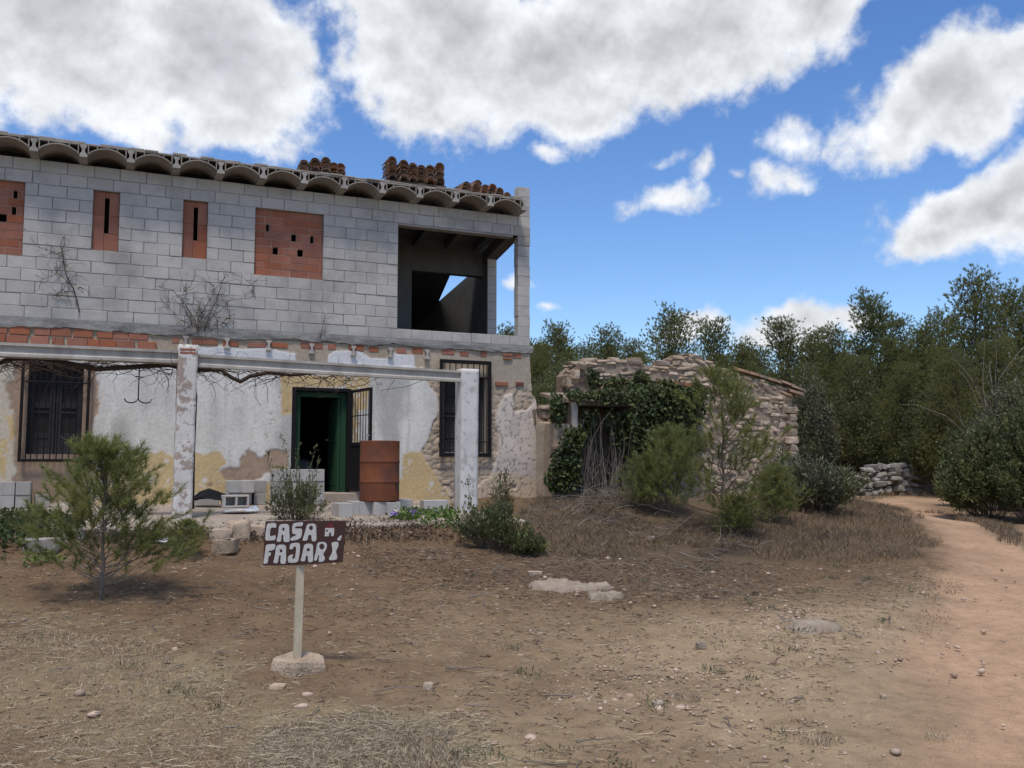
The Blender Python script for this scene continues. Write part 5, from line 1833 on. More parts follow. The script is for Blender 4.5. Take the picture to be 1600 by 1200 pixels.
ids = np.arange(len(V)).reshape(45, len(xs))
Q = np.stack([ids[:-1, :-1], ids[:-1, 1:], ids[1:, 1:], ids[1:, :-1]], -1).reshape(-1, 4)
me = np_mesh('low_wall_body', V, Q, True)
nb_ = fbm(V[:, 0] * 2, V[:, 2] * 2, 411, 4)[:, None]
set_tint(me, np.clip(np.array([.40, .325, .25]) * (1 + .7 * nb_), .05, .8))
o = mobj('wall_body', me, M['wall'], lw); o.matrix_parent_inverse = LWI
for (px, py) in ((846, 655), (853, 648), (862, 656), (870, 650), (880, 648), (858, 640), (866, 640), (850, 636), (874, 638), (888, 642)):
    x, z = F(px, py, -.15); o = put_stone(None, x, -.05 + random.uniform(-.1, .1), z, random.uniform(.15, .28), .22, random.uniform(.1, .16), STONES); o.parent = lw; o.matrix_parent_inverse = LWI

# ------------------------------------------------------------------ far dry stone wall beside the trail
g0 = atd(1330, 764, 29.5); g1 = atd(1482, 764, 30.5)
dw = thing('dry_stone_wall', 'low tumbled dry stone wall at the bend of the trail', 'wall', (g0[0], g0[1], gzf(g0[0], g0[1])))
DWI = Matrix.Translation(tuple(-np.array(dw.location)))
dd = np.array([g1[0] - g0[0], g1[1] - g0[1]]); Lw = np.linalg.norm(dd); dd /= Lw
hw_ = 1.62 - gzf(g0[0], g0[1])
b = MB()
rs2 = random.Random(9)
for lvl in range(8):
    t = rs2.uniform(0, .2)
    while t < Lw:
        w = rs2.uniform(.16, .45)
        prof_ = 1 - .45 * max(0, t / Lw - .75) * 4 if t / Lw > .75 else 1 - .5 * max(0, .12 - t / Lw) / .12
        if lvl / 8 < prof_:
            c = np.array([g0[0], g0[1]]) + dd * (t + w / 2) + np.array([dd[1], -dd[0]]) * rs2.uniform(-.1, .15) * (1 - lvl * .08)
            zc = gzf(c[0], c[1]) + hw_ * (lvl + .5) / 8 + rs2.uniform(-.03, .03)
            o = put_stone(None, c[0], c[1], zc, w, rs2.uniform(.4, .6), hw_ / 8 * rs2.uniform(1.0, 1.7), STONES_G, (rs2.uniform(-.2, .2), rs2.uniform(-.25, .25), math.atan2(dd[1], dd[0]) + rs2.uniform(-.4, .4)))
            o.parent = dw; o.matrix_parent_inverse = DWI
        t += w * 1.02

# ------------------------------------------------------------------ rocks lying about
def rock(label, px, py, w, d, h, lib, sink=.3, rz=0.0, name='rock', tilt=(0, 0)):
    p = gpix(px, py)
    o = put_stone(None, p[0], p[1], p[2] + h * (.5 - sink), w, d, h, lib, (tilt[0], tilt[1], rz - YAW), name)
    return tag(o, label, 'rock', 'rocks lying on the ground')


def slab_rock(label, px, py, w, d, h, rz, seed):
    p = gpix(px, py); n, mr = 64, 18
    a = np.arange(n) * 2 * math.pi / n
    out = 1 + .9 * fbm(np.cos(a) * 2.6 + seed, np.sin(a) * 2.6, seed, 4, .7)
    V = [[0, 0, h]]
    for j in range(1, mr + 1):
        t = j / mr
        x = np.cos(a) * out * t * w / 2; y = np.sin(a) * out * t * d / 2
        z = h * (1 - t ** 4) + .085 * fbm(x * 6, y * 6, seed + 4, 4, .65) + .03 * np.floor(3 * (fbm(x * 3 + y * 2, y * 3, seed + 8, 2) + .5)) - .03 - (.07 if j == mr else 0)
        V += list(np.stack([x, y, z], -1))
    fs3 = np.array([(0, 1 + k, 1 + (k + 1) % n) for k in range(n)])
    fs4 = np.array([(1 + j * n + k, 1 + (j + 1) * n + k, 1 + (j + 1) * n + (k + 1) % n, 1 + j * n + (k + 1) % n) for j in range(mr - 1) for k in range(n)])
    o = mobj('bedrock_slab', np_mesh('bedrock_slab', np.array(V), [fs3, fs4]), M['bedrock'], None, loc=(p[0], p[1], p[2] + .0), rot=(0, 0, rz - YAW))
    return tag(o, label, 'rock', 'rocks lying on the ground')


rock('largest pale squared rock at the foot of the bank', 343, 864, .40, .28, .24, STONES_P, .28, .1)
rock('grey angular rock behind the pale squared rock', 372, 842, .30, .26, .30, STONES_P, .28, .5)
rock('tilted brown rock just left of the sign board', 396, 836, .36, .28, .34, STONES, .28, -.3)
rock('tan rock half hidden by the angular rocks on the bank', 346, 844, .26, .22, .26, STONES, .28, .2)
rock('long pale rock in the ground cover at far left', 66, 860, .40, .25, .20, STONES_G, .2, .1)
rock('pale rock behind the young pine stems', 112, 845, .26, .2, .17, STONES_G, .2, .7)
rock('round pale stone in the middle of the foreground', 852, 1020, .07, .06, .06, STONES_P, .15)
rock('round pale stone low in the straw centre', 669, 1076, .07, .06, .055, STONES_P, .15)
rock('white stone left of the broad bedrock outcrop', 1095, 1016, .08, .07, .06, STONES_P, .15)
rock('tan stone at the left edge of the trail', 1381, 1095, .07, .06, .05, STONES_P, .15)
rock('cluster-topping pale stone near the lower centre right', 1028, 1105, .075, .06, .04, STONES_P, .15)
rock('flat pale stone left of the long bedrock slab', 836, 899, .16, .1, .06, STONES_P, .3)
rock('dark clod of stone in front of the sign stone', 434, 1078, .10, .08, .06, STONES, .2)
rock('pale stone under the shed sapling', 1014, 845, .16, .12, .09, STONES_P, .2)

slab_rock('long flat slab of bedrock in the dark earth', 880, 917, .8, .52, .04, -.1, 7)
slab_rock('small flat bedrock piece at the end of the long slab', 945, 934, .34, .34, .03, .2, 8)
slab_rock('small flat bedrock piece above the other small slab', 938, 921, .3, .25, .03, -.2, 9)
slab_rock('broad pale bedrock outcrop nearest the trail', 1272, 986, .5, .36, .04, .3, 10)
slab_rock('second pale bedrock piece behind the broad outcrop', 1240, 974, .4, .3, .03, 0, 11)

# ------------------------------------------------------------------ foliage builders
def unit(v):
    return v / (np.linalg.norm(v, axis=-1, keepdims=True) + 1e-9)


def needles(P, D, n, L, W, spread=(25, 60), along=0.1, droop=0.0, r=rng):
    """n thin needles round each shoot"""
    k = len(P)
    P = np.repeat(P, n, 0); Dd = np.repeat(unit(D), n, 0); al = np.repeat(np.broadcast_to(along, (k,)), n)
    t = r.random(k * n)[:, None]
    b0 = P + Dd * t * al[:, None]
    rnd = unit(r.normal(size=(k * n, 3)))
    perp = unit(np.cross(Dd, rnd))
    an = np.radians(r.uniform(spread[0], spread[1], (k * n, 1)))
    d = unit(Dd * np.cos(an) + perp * np.sin(an) - np.array([0, 0, droop]))
    ln = np.repeat(np.broadcast_to(L, (k,)), n)[:, None] * r.uniform(.7, 1.2, (k * n, 1))
    side = unit(np.cross(d, unit(r.normal(size=(k * n, 3))))) * W / 2
    V = np.stack([b0 - side, b0 + side, b0 + d * ln], 1).reshape(-1, 3)
    return V, np.arange(len(V)).reshape(-1, 3)


def leaves(P, D, L, W, r=rng, fold=0.25):
    """one diamond leaf at each point, pointing along D"""
    k = len(P); D = unit(D)
    side = unit(np.cross(D, unit(r.normal(size=(k, 3)))))
    nrm_ = np.cross(D, side)
    L = np.broadcast_to(L, (k,))[:, None] * r.uniform(.65, 1.25, (k, 1)); W = np.broadcast_to(W, (k,))[:, None] * r.uniform(.7, 1.2, (k, 1))
    mid = P + D * L * .5 + nrm_ * W * fold
    V = np.stack([P, mid - side * W * .5, P + D * L, mid + side * W * .5], 1).reshape(-1, 3)
    return V, np.arange(len(V)).reshape(-1, 4)


def blades(P, H, W, lean=.5, r=rng, flat=False):
    """bent grass blades"""
    k = len(P)
    a = r.uniform(0, 2 * math.pi, k); ld = np.stack([np.cos(a), np.sin(a), np.zeros(k)], -1)
    H = np.broadcast_to(H, (k,)) * (r.uniform(.5, 1.25, k) if not flat else .25 + 1.3 * r.random(k) ** 2.0)
    le = r.uniform(.2, 1, k) * lean
    up = np.array([0, 0, 1.0])
    if flat:
        lz = r.normal(0, .12, k)
        d1 = unit(ld + up * lz[:, None]); d2 = unit(ld + up * (lz - .1)[:, None] + r.normal(0, .25, (k, 3)) * [1, 1, .2])
    else:
        d1 = unit(up + ld * (le * .6)[:, None]); d2 = unit(up * .8 + ld * (le * 2.0)[:, None])
    m = P + d1 * (H * .55)[:, None]; tip = m + d2 * (H * .5)[:, None]
    side = unit(np.cross(d1, unit(r.normal(size=(k, 3))))) * (np.broadcast_to(W, (k,)) / 2)[:, None]
    V = np.stack([P - side, P + side, m + side * .8, m - side * .8, tip], 1).reshape(-1, 3)
    i0 = np.arange(k)[:, None] * 5
    return V, np.concatenate([i0 + np.array([[0, 1, 2, 3]])]), np.concatenate([i0 + np.array([[3, 2, 4]])])


def merge(parts):
    Vs = []; fs = {3: [], 4: []}; off = 0
    for p in parts:
        Vs.append(p[0])
        for f in p[1:]:
            fs[f.shape[1]].append(f + off)
        off += len(p[0])
    out = [np.concatenate(fs[k]) for k in (3, 4) if fs[k]]
    return np.concatenate(Vs), out


def branch_path(p, d, L, n, up, wob, r):
    pts = [np.array(p, float)]; d = np.array(d, float)
    for i in range(n):
        d = unit(d + np.array([0, 0, up]) + r.normal(0, wob, 3))
        pts.append(pts[-1] + d * L / n)
    return pts


def make_pine(seed, H, R, nbr, tufts, nn, nl, nw, t0=.12, trunk_r=.016, shape=0.7, elev=(5, 40), tuft_sp=.22, tl=.12, minl=.05):
    r = np.random.default_rng(seed)
    wood = MB()
    tp = [np.array([0, 0, -.2])]
    for i in range(1, 9):
        tp.append(np.array([.02 * H * r.normal() * i / 8, .02 * H * r.normal() * i / 8, H * .97 * i / 8]))
    wood.tube(tp, list(np.linspace(trunk_r * H, .003 * H, 9)), 7)
    tpz = np.array(tp)
    PS, DS = [], []
    ga_ = 2.39996
    for i in range(nbr):
        t = t0 + (.985 - t0) * ((i + r.random()) / nbr)
        base = np.array([np.interp(t * H, tpz[:, 2], tpz[:, 0]), np.interp(t * H, tpz[:, 2], tpz[:, 1]), t * H])
        az_ = ga_ * i + r.normal(0, .5)
        prof = (1 - t) ** shape * (.55 + .45 * min(1, (t - t0) / .25 + .45))
        L = max(minl * H, R * prof * r.uniform(.6, 1.25))
        ev = math.radians(r.uniform(*elev) + 25 * t)
        d = np.array([math.cos(az_) * math.cos(ev), math.sin(az_) * math.cos(ev), math.sin(ev)])
        pts = branch_path(base, d, L, 5, .10, .10, r)
        wood.tube(pts, list(np.linspace(.0042 * H * (1.1 - .7 * t), .0009 * H, 6)), 4, cap=False)
        P = np.array(pts)
        m = max(4, int(tufts * (L / R) ** 1.2))
        u = r.uniform(.28, 1.0, m) ** .8 * 5
        k = np.clip(u.astype(int), 0, 4); f_ = (u - k)[:, None]
        c = P[k] * (1 - f_) + P[k + 1] * f_
        off = r.normal(0, 1, (m, 3)) * (tuft_sp * (.35 + .65 * np.sin(np.clip(u / 5, 0, 1) * math.pi * .8)))[:, None] * [1, 1, .6]
        PS.append(c + off * L)
        DS.append(unit(unit(off + 1e-3) * .6 + d * .6 + np.array([0, 0, .75]) + r.normal(0, .25, (m, 3))))
    PS = np.concatenate(PS); DS = np.concatenate(DS)
    V, f = needles(PS, DS, nn, nl, nw, (15, 62), tl, 0, r)
    return np_mesh('crown', V, f), wood.mesh('trunk', True)


def place_tree(name, label, cat, protos, p, scale, rz, group=None, mats=None, sxy=1.0):
    t = thing(name, label, cat, tuple(p), rz, group)
    t.scale = (scale * sxy, scale * sxy, scale)
    fo, tr_ = protos
    mobj('crown', fo, None, t); mobj('trunk', tr_, None, t)
    return t


def mk(proto, fm, wm):
    proto[0].materials.append(fm); proto[1].materials.append(wm); return proto


FAR = [mk(make_pine(500 + i, 8.0, (2.5, 2.1, 2.8, 2.0, 2.4)[i], (95, 90, 100, 84, 95)[i], 84, 14, .12, .021, (.10, .16, .08, .22, .12)[i], .014, (.36, .48, .34, .42, .40)[i], (5, 48), .18, .10, .14), M['pine'], M['bark']) for i in range(5)]

# ------------------------------------------------------------------ the pine wood behind
PINES = [
    (792, 516, 42, 1, 'pine seen through the open corner of the upper floor'), (835, 536, 46, 3, 'low pine crown touching the right edge of the house'),
    (872, 512, 38, 0, 'round-topped pine just right of the house corner'), (912, 540, 44, 2, 'low dark pine above the left end of the shed'),
    (950, 518, 40, 4, 'pine with rounded top above the left half of the shed'), (988, 536, 48, 3, 'slim see-through pine between two round pines above the shed'),
    (1046, 490, 38, 2, 'broadest tall pine above the shed gable'), (1112, 507, 44, 1, 'thin-topped pine just right of the gable peak'), (1155, 538, 36, 0, 'lower pine above the tiled slope of the shed'),
    (1190, 548, 42, 4, 'low pine in the dip of the skyline right of the shed roof'), (1226, 503, 40, 3, 'slim pine in front of the low white cloud'),
    (1268, 522, 46, 1, 'thin pine right of the slim one before the low cloud'), (1306, 517, 42, 4, 'open-crowned pine at the right end of the low cloud'),
    (1364, 466, 40, 1, 'tall pointed pine standing above the wood right of the cloud'), (1398, 500, 44, 3, 'pine close beside the tall pointed one'),
    (1440, 514, 36, 0, 'dense rounded pine in the dip left of the tallest pines'), (1478, 492, 42, 2, 'pine partly hidden behind the tallest pine'),
    (1520, 437, 33, 4, 'tallest pine of the wood, near the right edge'), (1572, 458, 35, 0, 'second tallest pine, right of the tallest'), (1618, 455, 34, 1, 'tall pine cut by the right picture edge'),
    (1335, 560, 34, 2, 'lower dark pine in front of the wood, above the stone wall'), (1260, 575, 33, 0, 'lower dark pine just right of the shed eave'), (1490, 560, 29, 2, 'lower dark pine below the tallest pine'),
    (1410, 572, 31, 3, 'lower pine behind the bright green bush'), (1565, 535, 26, 3, 'grey-green pine with bare branches at right edge'), (1090, 560, 33, 0, 'low dark pine crown just over the shed gable top'), (890, 570, 33, 2, 'low dark pine behind the low crumbling wall'), (1650, 520, 27, 0, 'dark pine leaning into the right picture edge'),
]
for i, (px, py, D, pr, lab) in enumerate(PINES):
    top = atd(px, py, D)
    zb_ = gzf(top[0], top[1])
    place_tree('pine_tree', lab, 'pine tree', FAR[pr], (top[0], top[1], zb_), (top[2] - zb_) / 8.5, i * 1.7, 'pines of the wood', sxy=1.1)
# the rest of the wood, further back, reads as one dark mass
parts = []
r = np.random.default_rng(61)
for i in range(52):
    px = r.uniform(760, 1750); D = r.uniform(48, 75)
    b0 = atd(px, 700, D); zb_ = gzf(b0[0], b0[1]); hh = r.uniform(5.5, 8) * D / 58
    m = 700
    u = r.random(m); a = r.uniform(0, 6.28, m); rad = np.sqrt(r.random(m)) * 2.4 * (1 - u * .75)
    P = np.stack([b0[0] + rad * np.cos(a), b0[1] + rad * np.sin(a), zb_ + .2 + u * hh], -1)
    parts.append(needles(P, unit(r.normal(0, .5, (m, 3)) + [0, 0, .8]), 3, .42, .15, (20, 70), .2, 0, r))
for i in range(34):      # the wood goes on beyond the right side of the view
    px = r.uniform(1700, 2500); D = r.uniform(26, 48)
    b0 = atd(px, 700, D); zb_ = gzf(b0[0], b0[1]); hh = r.uniform(4.5, 8)
    m = 900
    u = r.random(m); a = r.uniform(0, 6.28, m); rad = np.sqrt(r.random(m)) * 2.4 * (1 - u * .75)
    P = np.stack([b0[0] + rad * np.cos(a), b0[1] + rad * np.sin(a), zb_ + .2 + u * hh], -1)
    parts.append(needles(P, unit(r.normal(0, .5, (m, 3)) + [0, 0, .8]), 5, .26, .07, (20, 70), .2, 0, r))
V, fs = merge(parts)
tag(mobj('far_wood', np_mesh('far_wood', V, fs), M['pine']), 'dark mass of the far pine wood behind the first trees', 'wood', kind='stuff')


# ------------------------------------------------------------------ shrubs
def make_shrub(seed, w, d, h, nst, nlf, ll, lw, spiky=.3, twigr=.006):
    r = np.random.default_rng(seed); wood = MB(); PS, DS = [], []
    for i in range(nst):
        a = r.uniform(0, 6.28); q = math.sqrt(r.random())
        tipx, tipy = q * math.cos(a) * w / 2, q * math.sin(a) * d / 2
        tz_ = h * (math.sqrt(max(.05, 1 - q * q * .85)) * r.uniform(.62, 1.0) + spiky * (r.random() < .15) * r.random())
        b0 = np.array([tipx * .25, tipy * .25, -.03]); tip = np.array([tipx, tipy, tz_])
        mid = (b0 + tip) / 2 + r.normal(0, .08, 3) * [w, d, .3 * h]
        ts = np.linspace(0, 1, 6)[:, None]
        P = (1 - ts) ** 2 * b0 + 2 * ts * (1 - ts) * mid + ts ** 2 * tip
        wood.tube(list(P), list(np.linspace(twigr, twigr * .3, 6)), 4, cap=False)
        u = r.uniform(.25, 1, nlf) ** .7 * 5; k = np.clip(u.astype(int), 0, 4); f_ = (u - k)[:, None]
        c = P[k] * (1 - f_) + P[k + 1] * f_ + r.normal(0, .045, (nlf, 3)) * (w + d) / 2 * .6
        PS.append(c); DS.append(unit(r.normal(0, .7, (nlf, 3)) + (tip - b0) / h + [0, 0, .35]))
    PS = np.concatenate(PS); DS = np.concatenate(DS)
    PS[:, 2] = np.maximum(PS[:, 2], .02)
    V, f = leaves(PS, DS, ll, lw, r)
    return np_mesh('foliage', V, f), wood.mesh('stems')


def shrub(name, label, px, py, w, d, h, nst, nlf, ll, lw, mat, seed, spiky=.3, cat='bush', at=None, twig=M['bark'], twigr=.006):
    p = gpix(px, py) if at is None else np.array(at)
    t = thing(name, label, cat, tuple(p), 0)
    fo, st = make_shrub(seed, w, d, h, nst, nlf, ll, lw, spiky, twigr)
    mobj('foliage', fo, mat, t); mobj('stems', st, twig, t)
    return t


def px2m(px, py, n):      # photo pixels to metres at the ground point seen at (px,py)
    return n / FPX * float(np.dot(gpix(px, py) - CAM, FWD))


# shrub behind the sign, on the terrace edge
p = tpix(464, 812); p[2] -= .05
shrub('shrub', 'small upright leafy shrub at the terrace edge behind the sign', 0, 0, .86, .7, .68, 60, 42, .05, .019, M['bush'], 701, 1.1, at=p)
# dark bush right of the white pillar
m1 = px2m(772, 858, 1)
shrub('bush', 'broad dark green bush in front of the white pillar', 770, 858, 125 * m1, 1.1, 78 * m1, 90, 46, .055, .02, M['bush'], 702, .9)
shrub('bush', 'thin reddish-tipped sprig rising behind the broad dark bush', 782, 838, 45 * m1, .5, 120 * m1, 16, 40, .05, .02, M['brownscrub'], 703, .3)
shrub('bush', 'low dark clump at the right foot of the broad bush', 822, 866, 60 * m1, .7, 34 * m1, 60, 50, .05, .02, M['bush'], 704, .2)
shrub('bush', 'sparse grey-green weed against the cracked house corner', 825, 775, .55, .3, .45, 12, 22, .05, .02, M['scrub'], 705, .3)
# bushes in front of and beside the shed
YP = mk(make_pine(801, 1.45, .80, 80, 8, 85, .085, .0045, .06, .012, .5, (4, 46), .10, .15, .10), M['pine2'], M['twig'])
YP2 = mk(make_pine(802, 3.1, 1.5, 58, 9, 90, .12, .007, .10, .009, .6, (0, 36), .10, .22, .09), M['pine2'], M['bark'])
YP3 = mk(make_pine(803, 2.0, 1.1, 84, 13, 60, .12, .006, .03, .008, .42, (0, 60), .20, .20, .14), M['pine2'], M['bark'])
def young(label, proto, H0, px, py_base, py_top, rz, sxy=1.0):
    b0 = gpix(px[0], py_base); D = float(np.dot(b0 - CAM, FWD)); top = atd(px[1], py_top, D)
    h = (top[2] - b0[2])
    return place_tree('young_pine', label, 'young pine', proto, b0, h / H0, rz, sxy=sxy)


young('young pine in the left foreground in front of the terrace', YP, 1.45, (158, 170), 938, 712, .6, 1.28)
young('slender airy young pine in front of the shed', YP2, 3.1, (1130, 1140), 834, 588, 2.0, 1.15)
young('dense bushy young pine in front of the ivy', YP3, 2.0, (1046, 1046), 806, 684, 1.0, 1.0)
young('low young pine left of the bushy one, by the doorway canes', YP3, 2.0, (1008, 1008), 800, 722, 2.4, 1.2)
young('low bushy young pine right of the slender one', YP3, 2.0, (1212, 1212), 818, 738, 3.0, 1.35)
young('lowest spreading pine seedling at the foot of the slender one', YP3, 2.0, (1155, 1155), 838, 782, 5.2, 1.8)
young('little pine behind the left foreground pine', YP, 1.45, (288, 290), 872, 818, 2.2, 1.9)
m2 = px2m(1270, 800, 1)
shrub('bush', 'grey-green rosemary-like scrub right of the shed', 1272, 800, 115 * m2, 2.4, 84 * m2, 130, 70, .10, .028, M['scrub'], 711, .35)
shrub('bush', 'dark green bush at the right corner of the shed', 1232, 786, 80 * m2, 1.5, 84 * m2, 90, 70, .09, .028, M['scrub'], 712, .35)
shrub('bush', 'small green bush in the shade left of the shed doorway', 868, 768, 46 * m2, .7, 60 * m2, 50, 50, .07, .026, M['bush'], 714, .3)
# understorey of the wood
US = [
    (1390, 728, 140, 112, 34, M['greenbush'], 'bright green leafy bush behind the stone wall', .15), (1300, 725, 120, 75, 33, M['brownscrub'], 'russet brown scrub between the shed and the green bush', .4),
    (1545, 790, 170, 140, 21, M['bush'], 'big dark bush on the right side of the trail', .4), (1510, 752, 90, 95, 25, M['bush'], 'dark bush at the right end of the stone wall', .4),
    (1610, 770, 130, 150, 20, M['bush'], 'dark bush cut by the right picture edge', .4), (1580, 690, 160, 120, 24, M['scrub'], 'greyish scrub behind the big dark bush', .5),
    (1270, 680, 90, 110, 31, M['scrub'], 'pale green scrub behind the right shed corner', .5), (1200, 690, 150, 120, 34, M['bush'], 'dark undergrowth just above the shed roof slope', .4),
    (1340, 690, 120, 110, 33, M['bush'], 'dark undergrowth below the pines above the stone wall', .4), (1460, 690, 130, 110, 30, M['bush'], 'dark undergrowth right of the bright green bush', .4),
    (1050, 690, 200, 140, 36, M['bush'], 'dark undergrowth behind the shed gable', .4), (880, 690, 160, 150, 32, M['bush'], 'dark undergrowth behind the low crumbling wall', .4), (960, 690, 140, 140, 34, M['bush'], 'dark undergrowth behind the left shed wall', .4),
    (1645, 700, 120, 150, 22, M['scrub'], 'greyish scrub at the very right picture edge', .4),
]
for i, (px, py, wpx, hpx, D, mt, lab, sp) in enumerate(US):
    b0 = atd(px, py, D); zb_ = gzf(b0[0], b0[1]); mm = D / FPX
    shrub('bush', lab, 0, 0, wpx * mm, wpx * mm * .8, (atd(px, py - hpx, D)[2] - zb_), 150, 130, .105, .04, mt, 730 + i, sp * .4, at=(b0[0], b0[1], zb_))

# bare pale branches in the grey-green pine
o = thing('dead_pine', 'leafless pale dead tree in front of the right pines', 'dead tree', tuple(np.array([*atd(1555, 700, 24)[:2], gzf(*atd(1555, 700, 24)[:2])])))
b = MB(); rr = np.random.default_rng(66)
for i in range(16):
    pts = branch_path((0, 0, 0 if i < 3 else rr.uniform(.8, 2.4)), (rr.normal(0, .5), rr.normal(0, .3), .8), rr.uniform(1.2, 3.2), 7, .05, .18, rr)
    b.tube(pts, list(np.linspace(.028 if i < 3 else .014, .004, 8)), 4, cap=False)
mobj('branches', b.mesh('branches'), M['twig'], o)

# ------------------------------------------------------------------ ivy and brambles on the shed
def px_points(poly, n, r):
    poly = np.array(poly, float); lo, hi = poly.min(0), poly.max(0); out = []
    while len(out) < n:
        q = r.uniform(lo, hi, (n * 2, 2))
        out += list(q[poly_sd(q[:, 0], q[:, 1], poly) + 14 * fbm(q[:, 0] / 14, q[:, 1] / 14, 77, 3) > 0])
    return np.array(out[:n])


iv = thing('ivy', 'dark green ivy hanging over the front of the stone shed', 'ivy', (ff(1040, 640)[0], FY, 1.0))
IVI = Matrix.Translation(tuple(-np.array(iv.location)))
r = np.random.default_rng(88); PS, DS = [], []
for poly, n, y0, y1 in [
    ([(984, 628), (1000, 612), (1040, 604), (1098, 602), (1106, 625), (1096, 660), (1086, 668), (1100, 700), (1060, 720), (1010, 740), (985, 700)], 3600, -.38, -.02),
    ([(880, 612), (905, 612), (960, 606), (1000, 602), (1050, 592), (1110, 606), (1108, 620), (1040, 616), (985, 630), (910, 624), (884, 628)], 2000, -.25, .35),
    ([(868, 700), (885, 672), (905, 664), (915, 680), (906, 700), (908, 750), (895, 768), (858, 768), (850, 745), (862, 720)], 1500, -.35, .0),
    ([(862, 612), (885, 612), (884, 650), (870, 668), (858, 650)], 420, -.1, .35),
    ([(918, 575), (935, 580), (934, 604), (924, 606)], 160, .82, 1.02), ([(990, 578), (1012, 584), (1018, 604), (992, 604)], 180, .82, 1.02), ([(940, 588), (1000, 594), (1000, 606), (930, 606)], 220, .80, 1.0),
    ([(905, 640), (935, 640), (925, 680), (905, 700)], 260, .0, .2), ([(945, 640), (990, 640), (990, 720), (955, 700)], 450, -.1, .2)]:
    q = px_points(poly, n, r)
    ys = FY + r.uniform(y0, y1, n)
    PS.append(np.array([onY(a, b_, y) for (a, b_), y in zip(q, ys)]))
    DS.append(unit(np.stack([r.normal(0, .5, n), r.normal(-.45, .35, n), r.normal(-.45, .45, n)], -1)))
PS = np.concatenate(PS); DS = np.concatenate(DS)
V, f = leaves(PS, DS, .085, .075, r, .15)
o = mobj('leaves', np_mesh('leaves', V, f), M['ivy'], iv); o.matrix_parent_inverse = IVI
bb = thing('brambles', 'tangle of bare grey canes in the shed doorway', 'brambles', (ff(945, 700)[0], FY, 1.0))
BBI = Matrix.Translation(tuple(-np.array(bb.location)))
b = MB()
for i in range(75):
    x0 = ff(rng.uniform(900, 988), 700)[0]; x1 = x0 + rng.normal(0, .35); y0 = FY + rng.uniform(-.25, .25)
    hh = rng.uniform(.7, 1.75)
    P0, P2 = np.array([x0, y0, .95]), np.array([x1, y0 + rng.normal(0, .2), .95 + hh])
    Pm = (P0 + P2) / 2 + np.array([rng.normal(0, .25), 0, .25])
    ts = np.linspace(0, 1, 7)[:, None]
    b.tube(list((1 - ts) ** 2 * P0 + 2 * ts * (1 - ts) * Pm + ts ** 2 * P2), list(np.linspace(.009, .003, 7)), 4, cap=False)
o = mobj('canes', b.mesh('canes'), M['twig'], bb); o.matrix_parent_inverse = BBI

# ------------------------------------------------------------------ weeds, flowers, ground cover
def scatter(poly, n, r, seed=0, jig=.3):
    P = np.array(gpoly(poly)); lo, hi = P.min(0) - .2, P.max(0) + .2; out = []; tot = 0
    while tot < n:
        q = r.uniform(lo, hi, (n * 2, 2))
        k = q[poly_sd(q[:, 0], q[:, 1], P) + jig * 2 * fbm(q[:, 0] * 1.5, q[:, 1] * 1.5, 900 + seed, 4, .6) > 0]
        out.append(k); tot += len(k)
    q = np.concatenate(out)[:n]
    return np.concatenate([q, gz(q[:, 0], q[:, 1])[:, None]], 1)


def stuff(name, label, cat, V, fs, mat):
    return tag(mobj(name, np_mesh(name, V, fs), mat), label, cat, kind='stuff')


r = np.random.default_rng(99)
# leafy ground cover on the bank at far left
P = scatter([(-60, 868), (-60, 815), (60, 816), (130, 822), (128, 840), (90, 862), (30, 872)], 3200, r, 1, .15)
P[:, 2] += r.uniform(0, .16, len(P))
stuff('ground_cover', 'dark leafy ground cover on the bank at far left', 'ground cover', *leaves(P, unit(r.normal(0, .6, (len(P), 3)) + [0, -.3, .5]), .065, .05, r), M['ivy'])
# dead leaves and roots on the bank under the terrace edge
P = scatter([(110, 852), (120, 816), (300, 806), (420, 806), (540, 808), (640, 812), (720, 828), (715, 848), (600, 845), (420, 850), (330, 848), (200, 862)], 9000, r, 3, .12)
P[:, 2] += r.uniform(0, .05, len(P))
stuff('dead_leaves', 'brown dead leaves covering the bank below the terrace', 'dead leaves', *leaves(P, unit(r.normal(0, .8, (len(P), 3)) + [0, -.3, .2]), .055, .028, r), M['litter'])
# bright weeds along the terrace edge
def weed(label, poly, n, hmax, ll, seed, terr=False):
    rr_ = np.random.default_rng(seed)
    if terr:
        q = px_points(poly, n, rr_); P = np.array([tpix(*k) for k in q])
    else: P = scatter(poly, n, rr_, seed, .06)
    t = thing('weed_patch', label, 'weeds', tuple(P.mean(0)))
    P2 = P + np.stack([rr_.normal(0, .03, n), rr_.normal(0, .03, n), rr_.uniform(.01, hmax, n)], -1)
    V, f = leaves(P2, unit(rr_.normal(0, .6, (n, 3)) + [0, 0, .5]), ll, ll * .5, rr_)
    o = mobj('leaves', np_mesh('leaves', V, f), M['weed'], t); o.matrix_parent_inverse = Matrix.Translation(tuple(-P.mean(0)))


weed('bright green weeds along the terrace edge left of the broad bush', [(616, 822), (640, 806), (705, 806), (720, 826), (690, 832), (650, 828)], 1100, .16, .07, 5)
weed('low green weeds on the terrace by the yellow plinth', [(644, 778), (652, 770), (700, 773), (702, 779)], 420, .10, .06, 6, True)
weed('small green weeds below the young pine on the left', [(40, 880), (90, 876), (95, 890), (45, 895)], 140, .08, .05, 8)
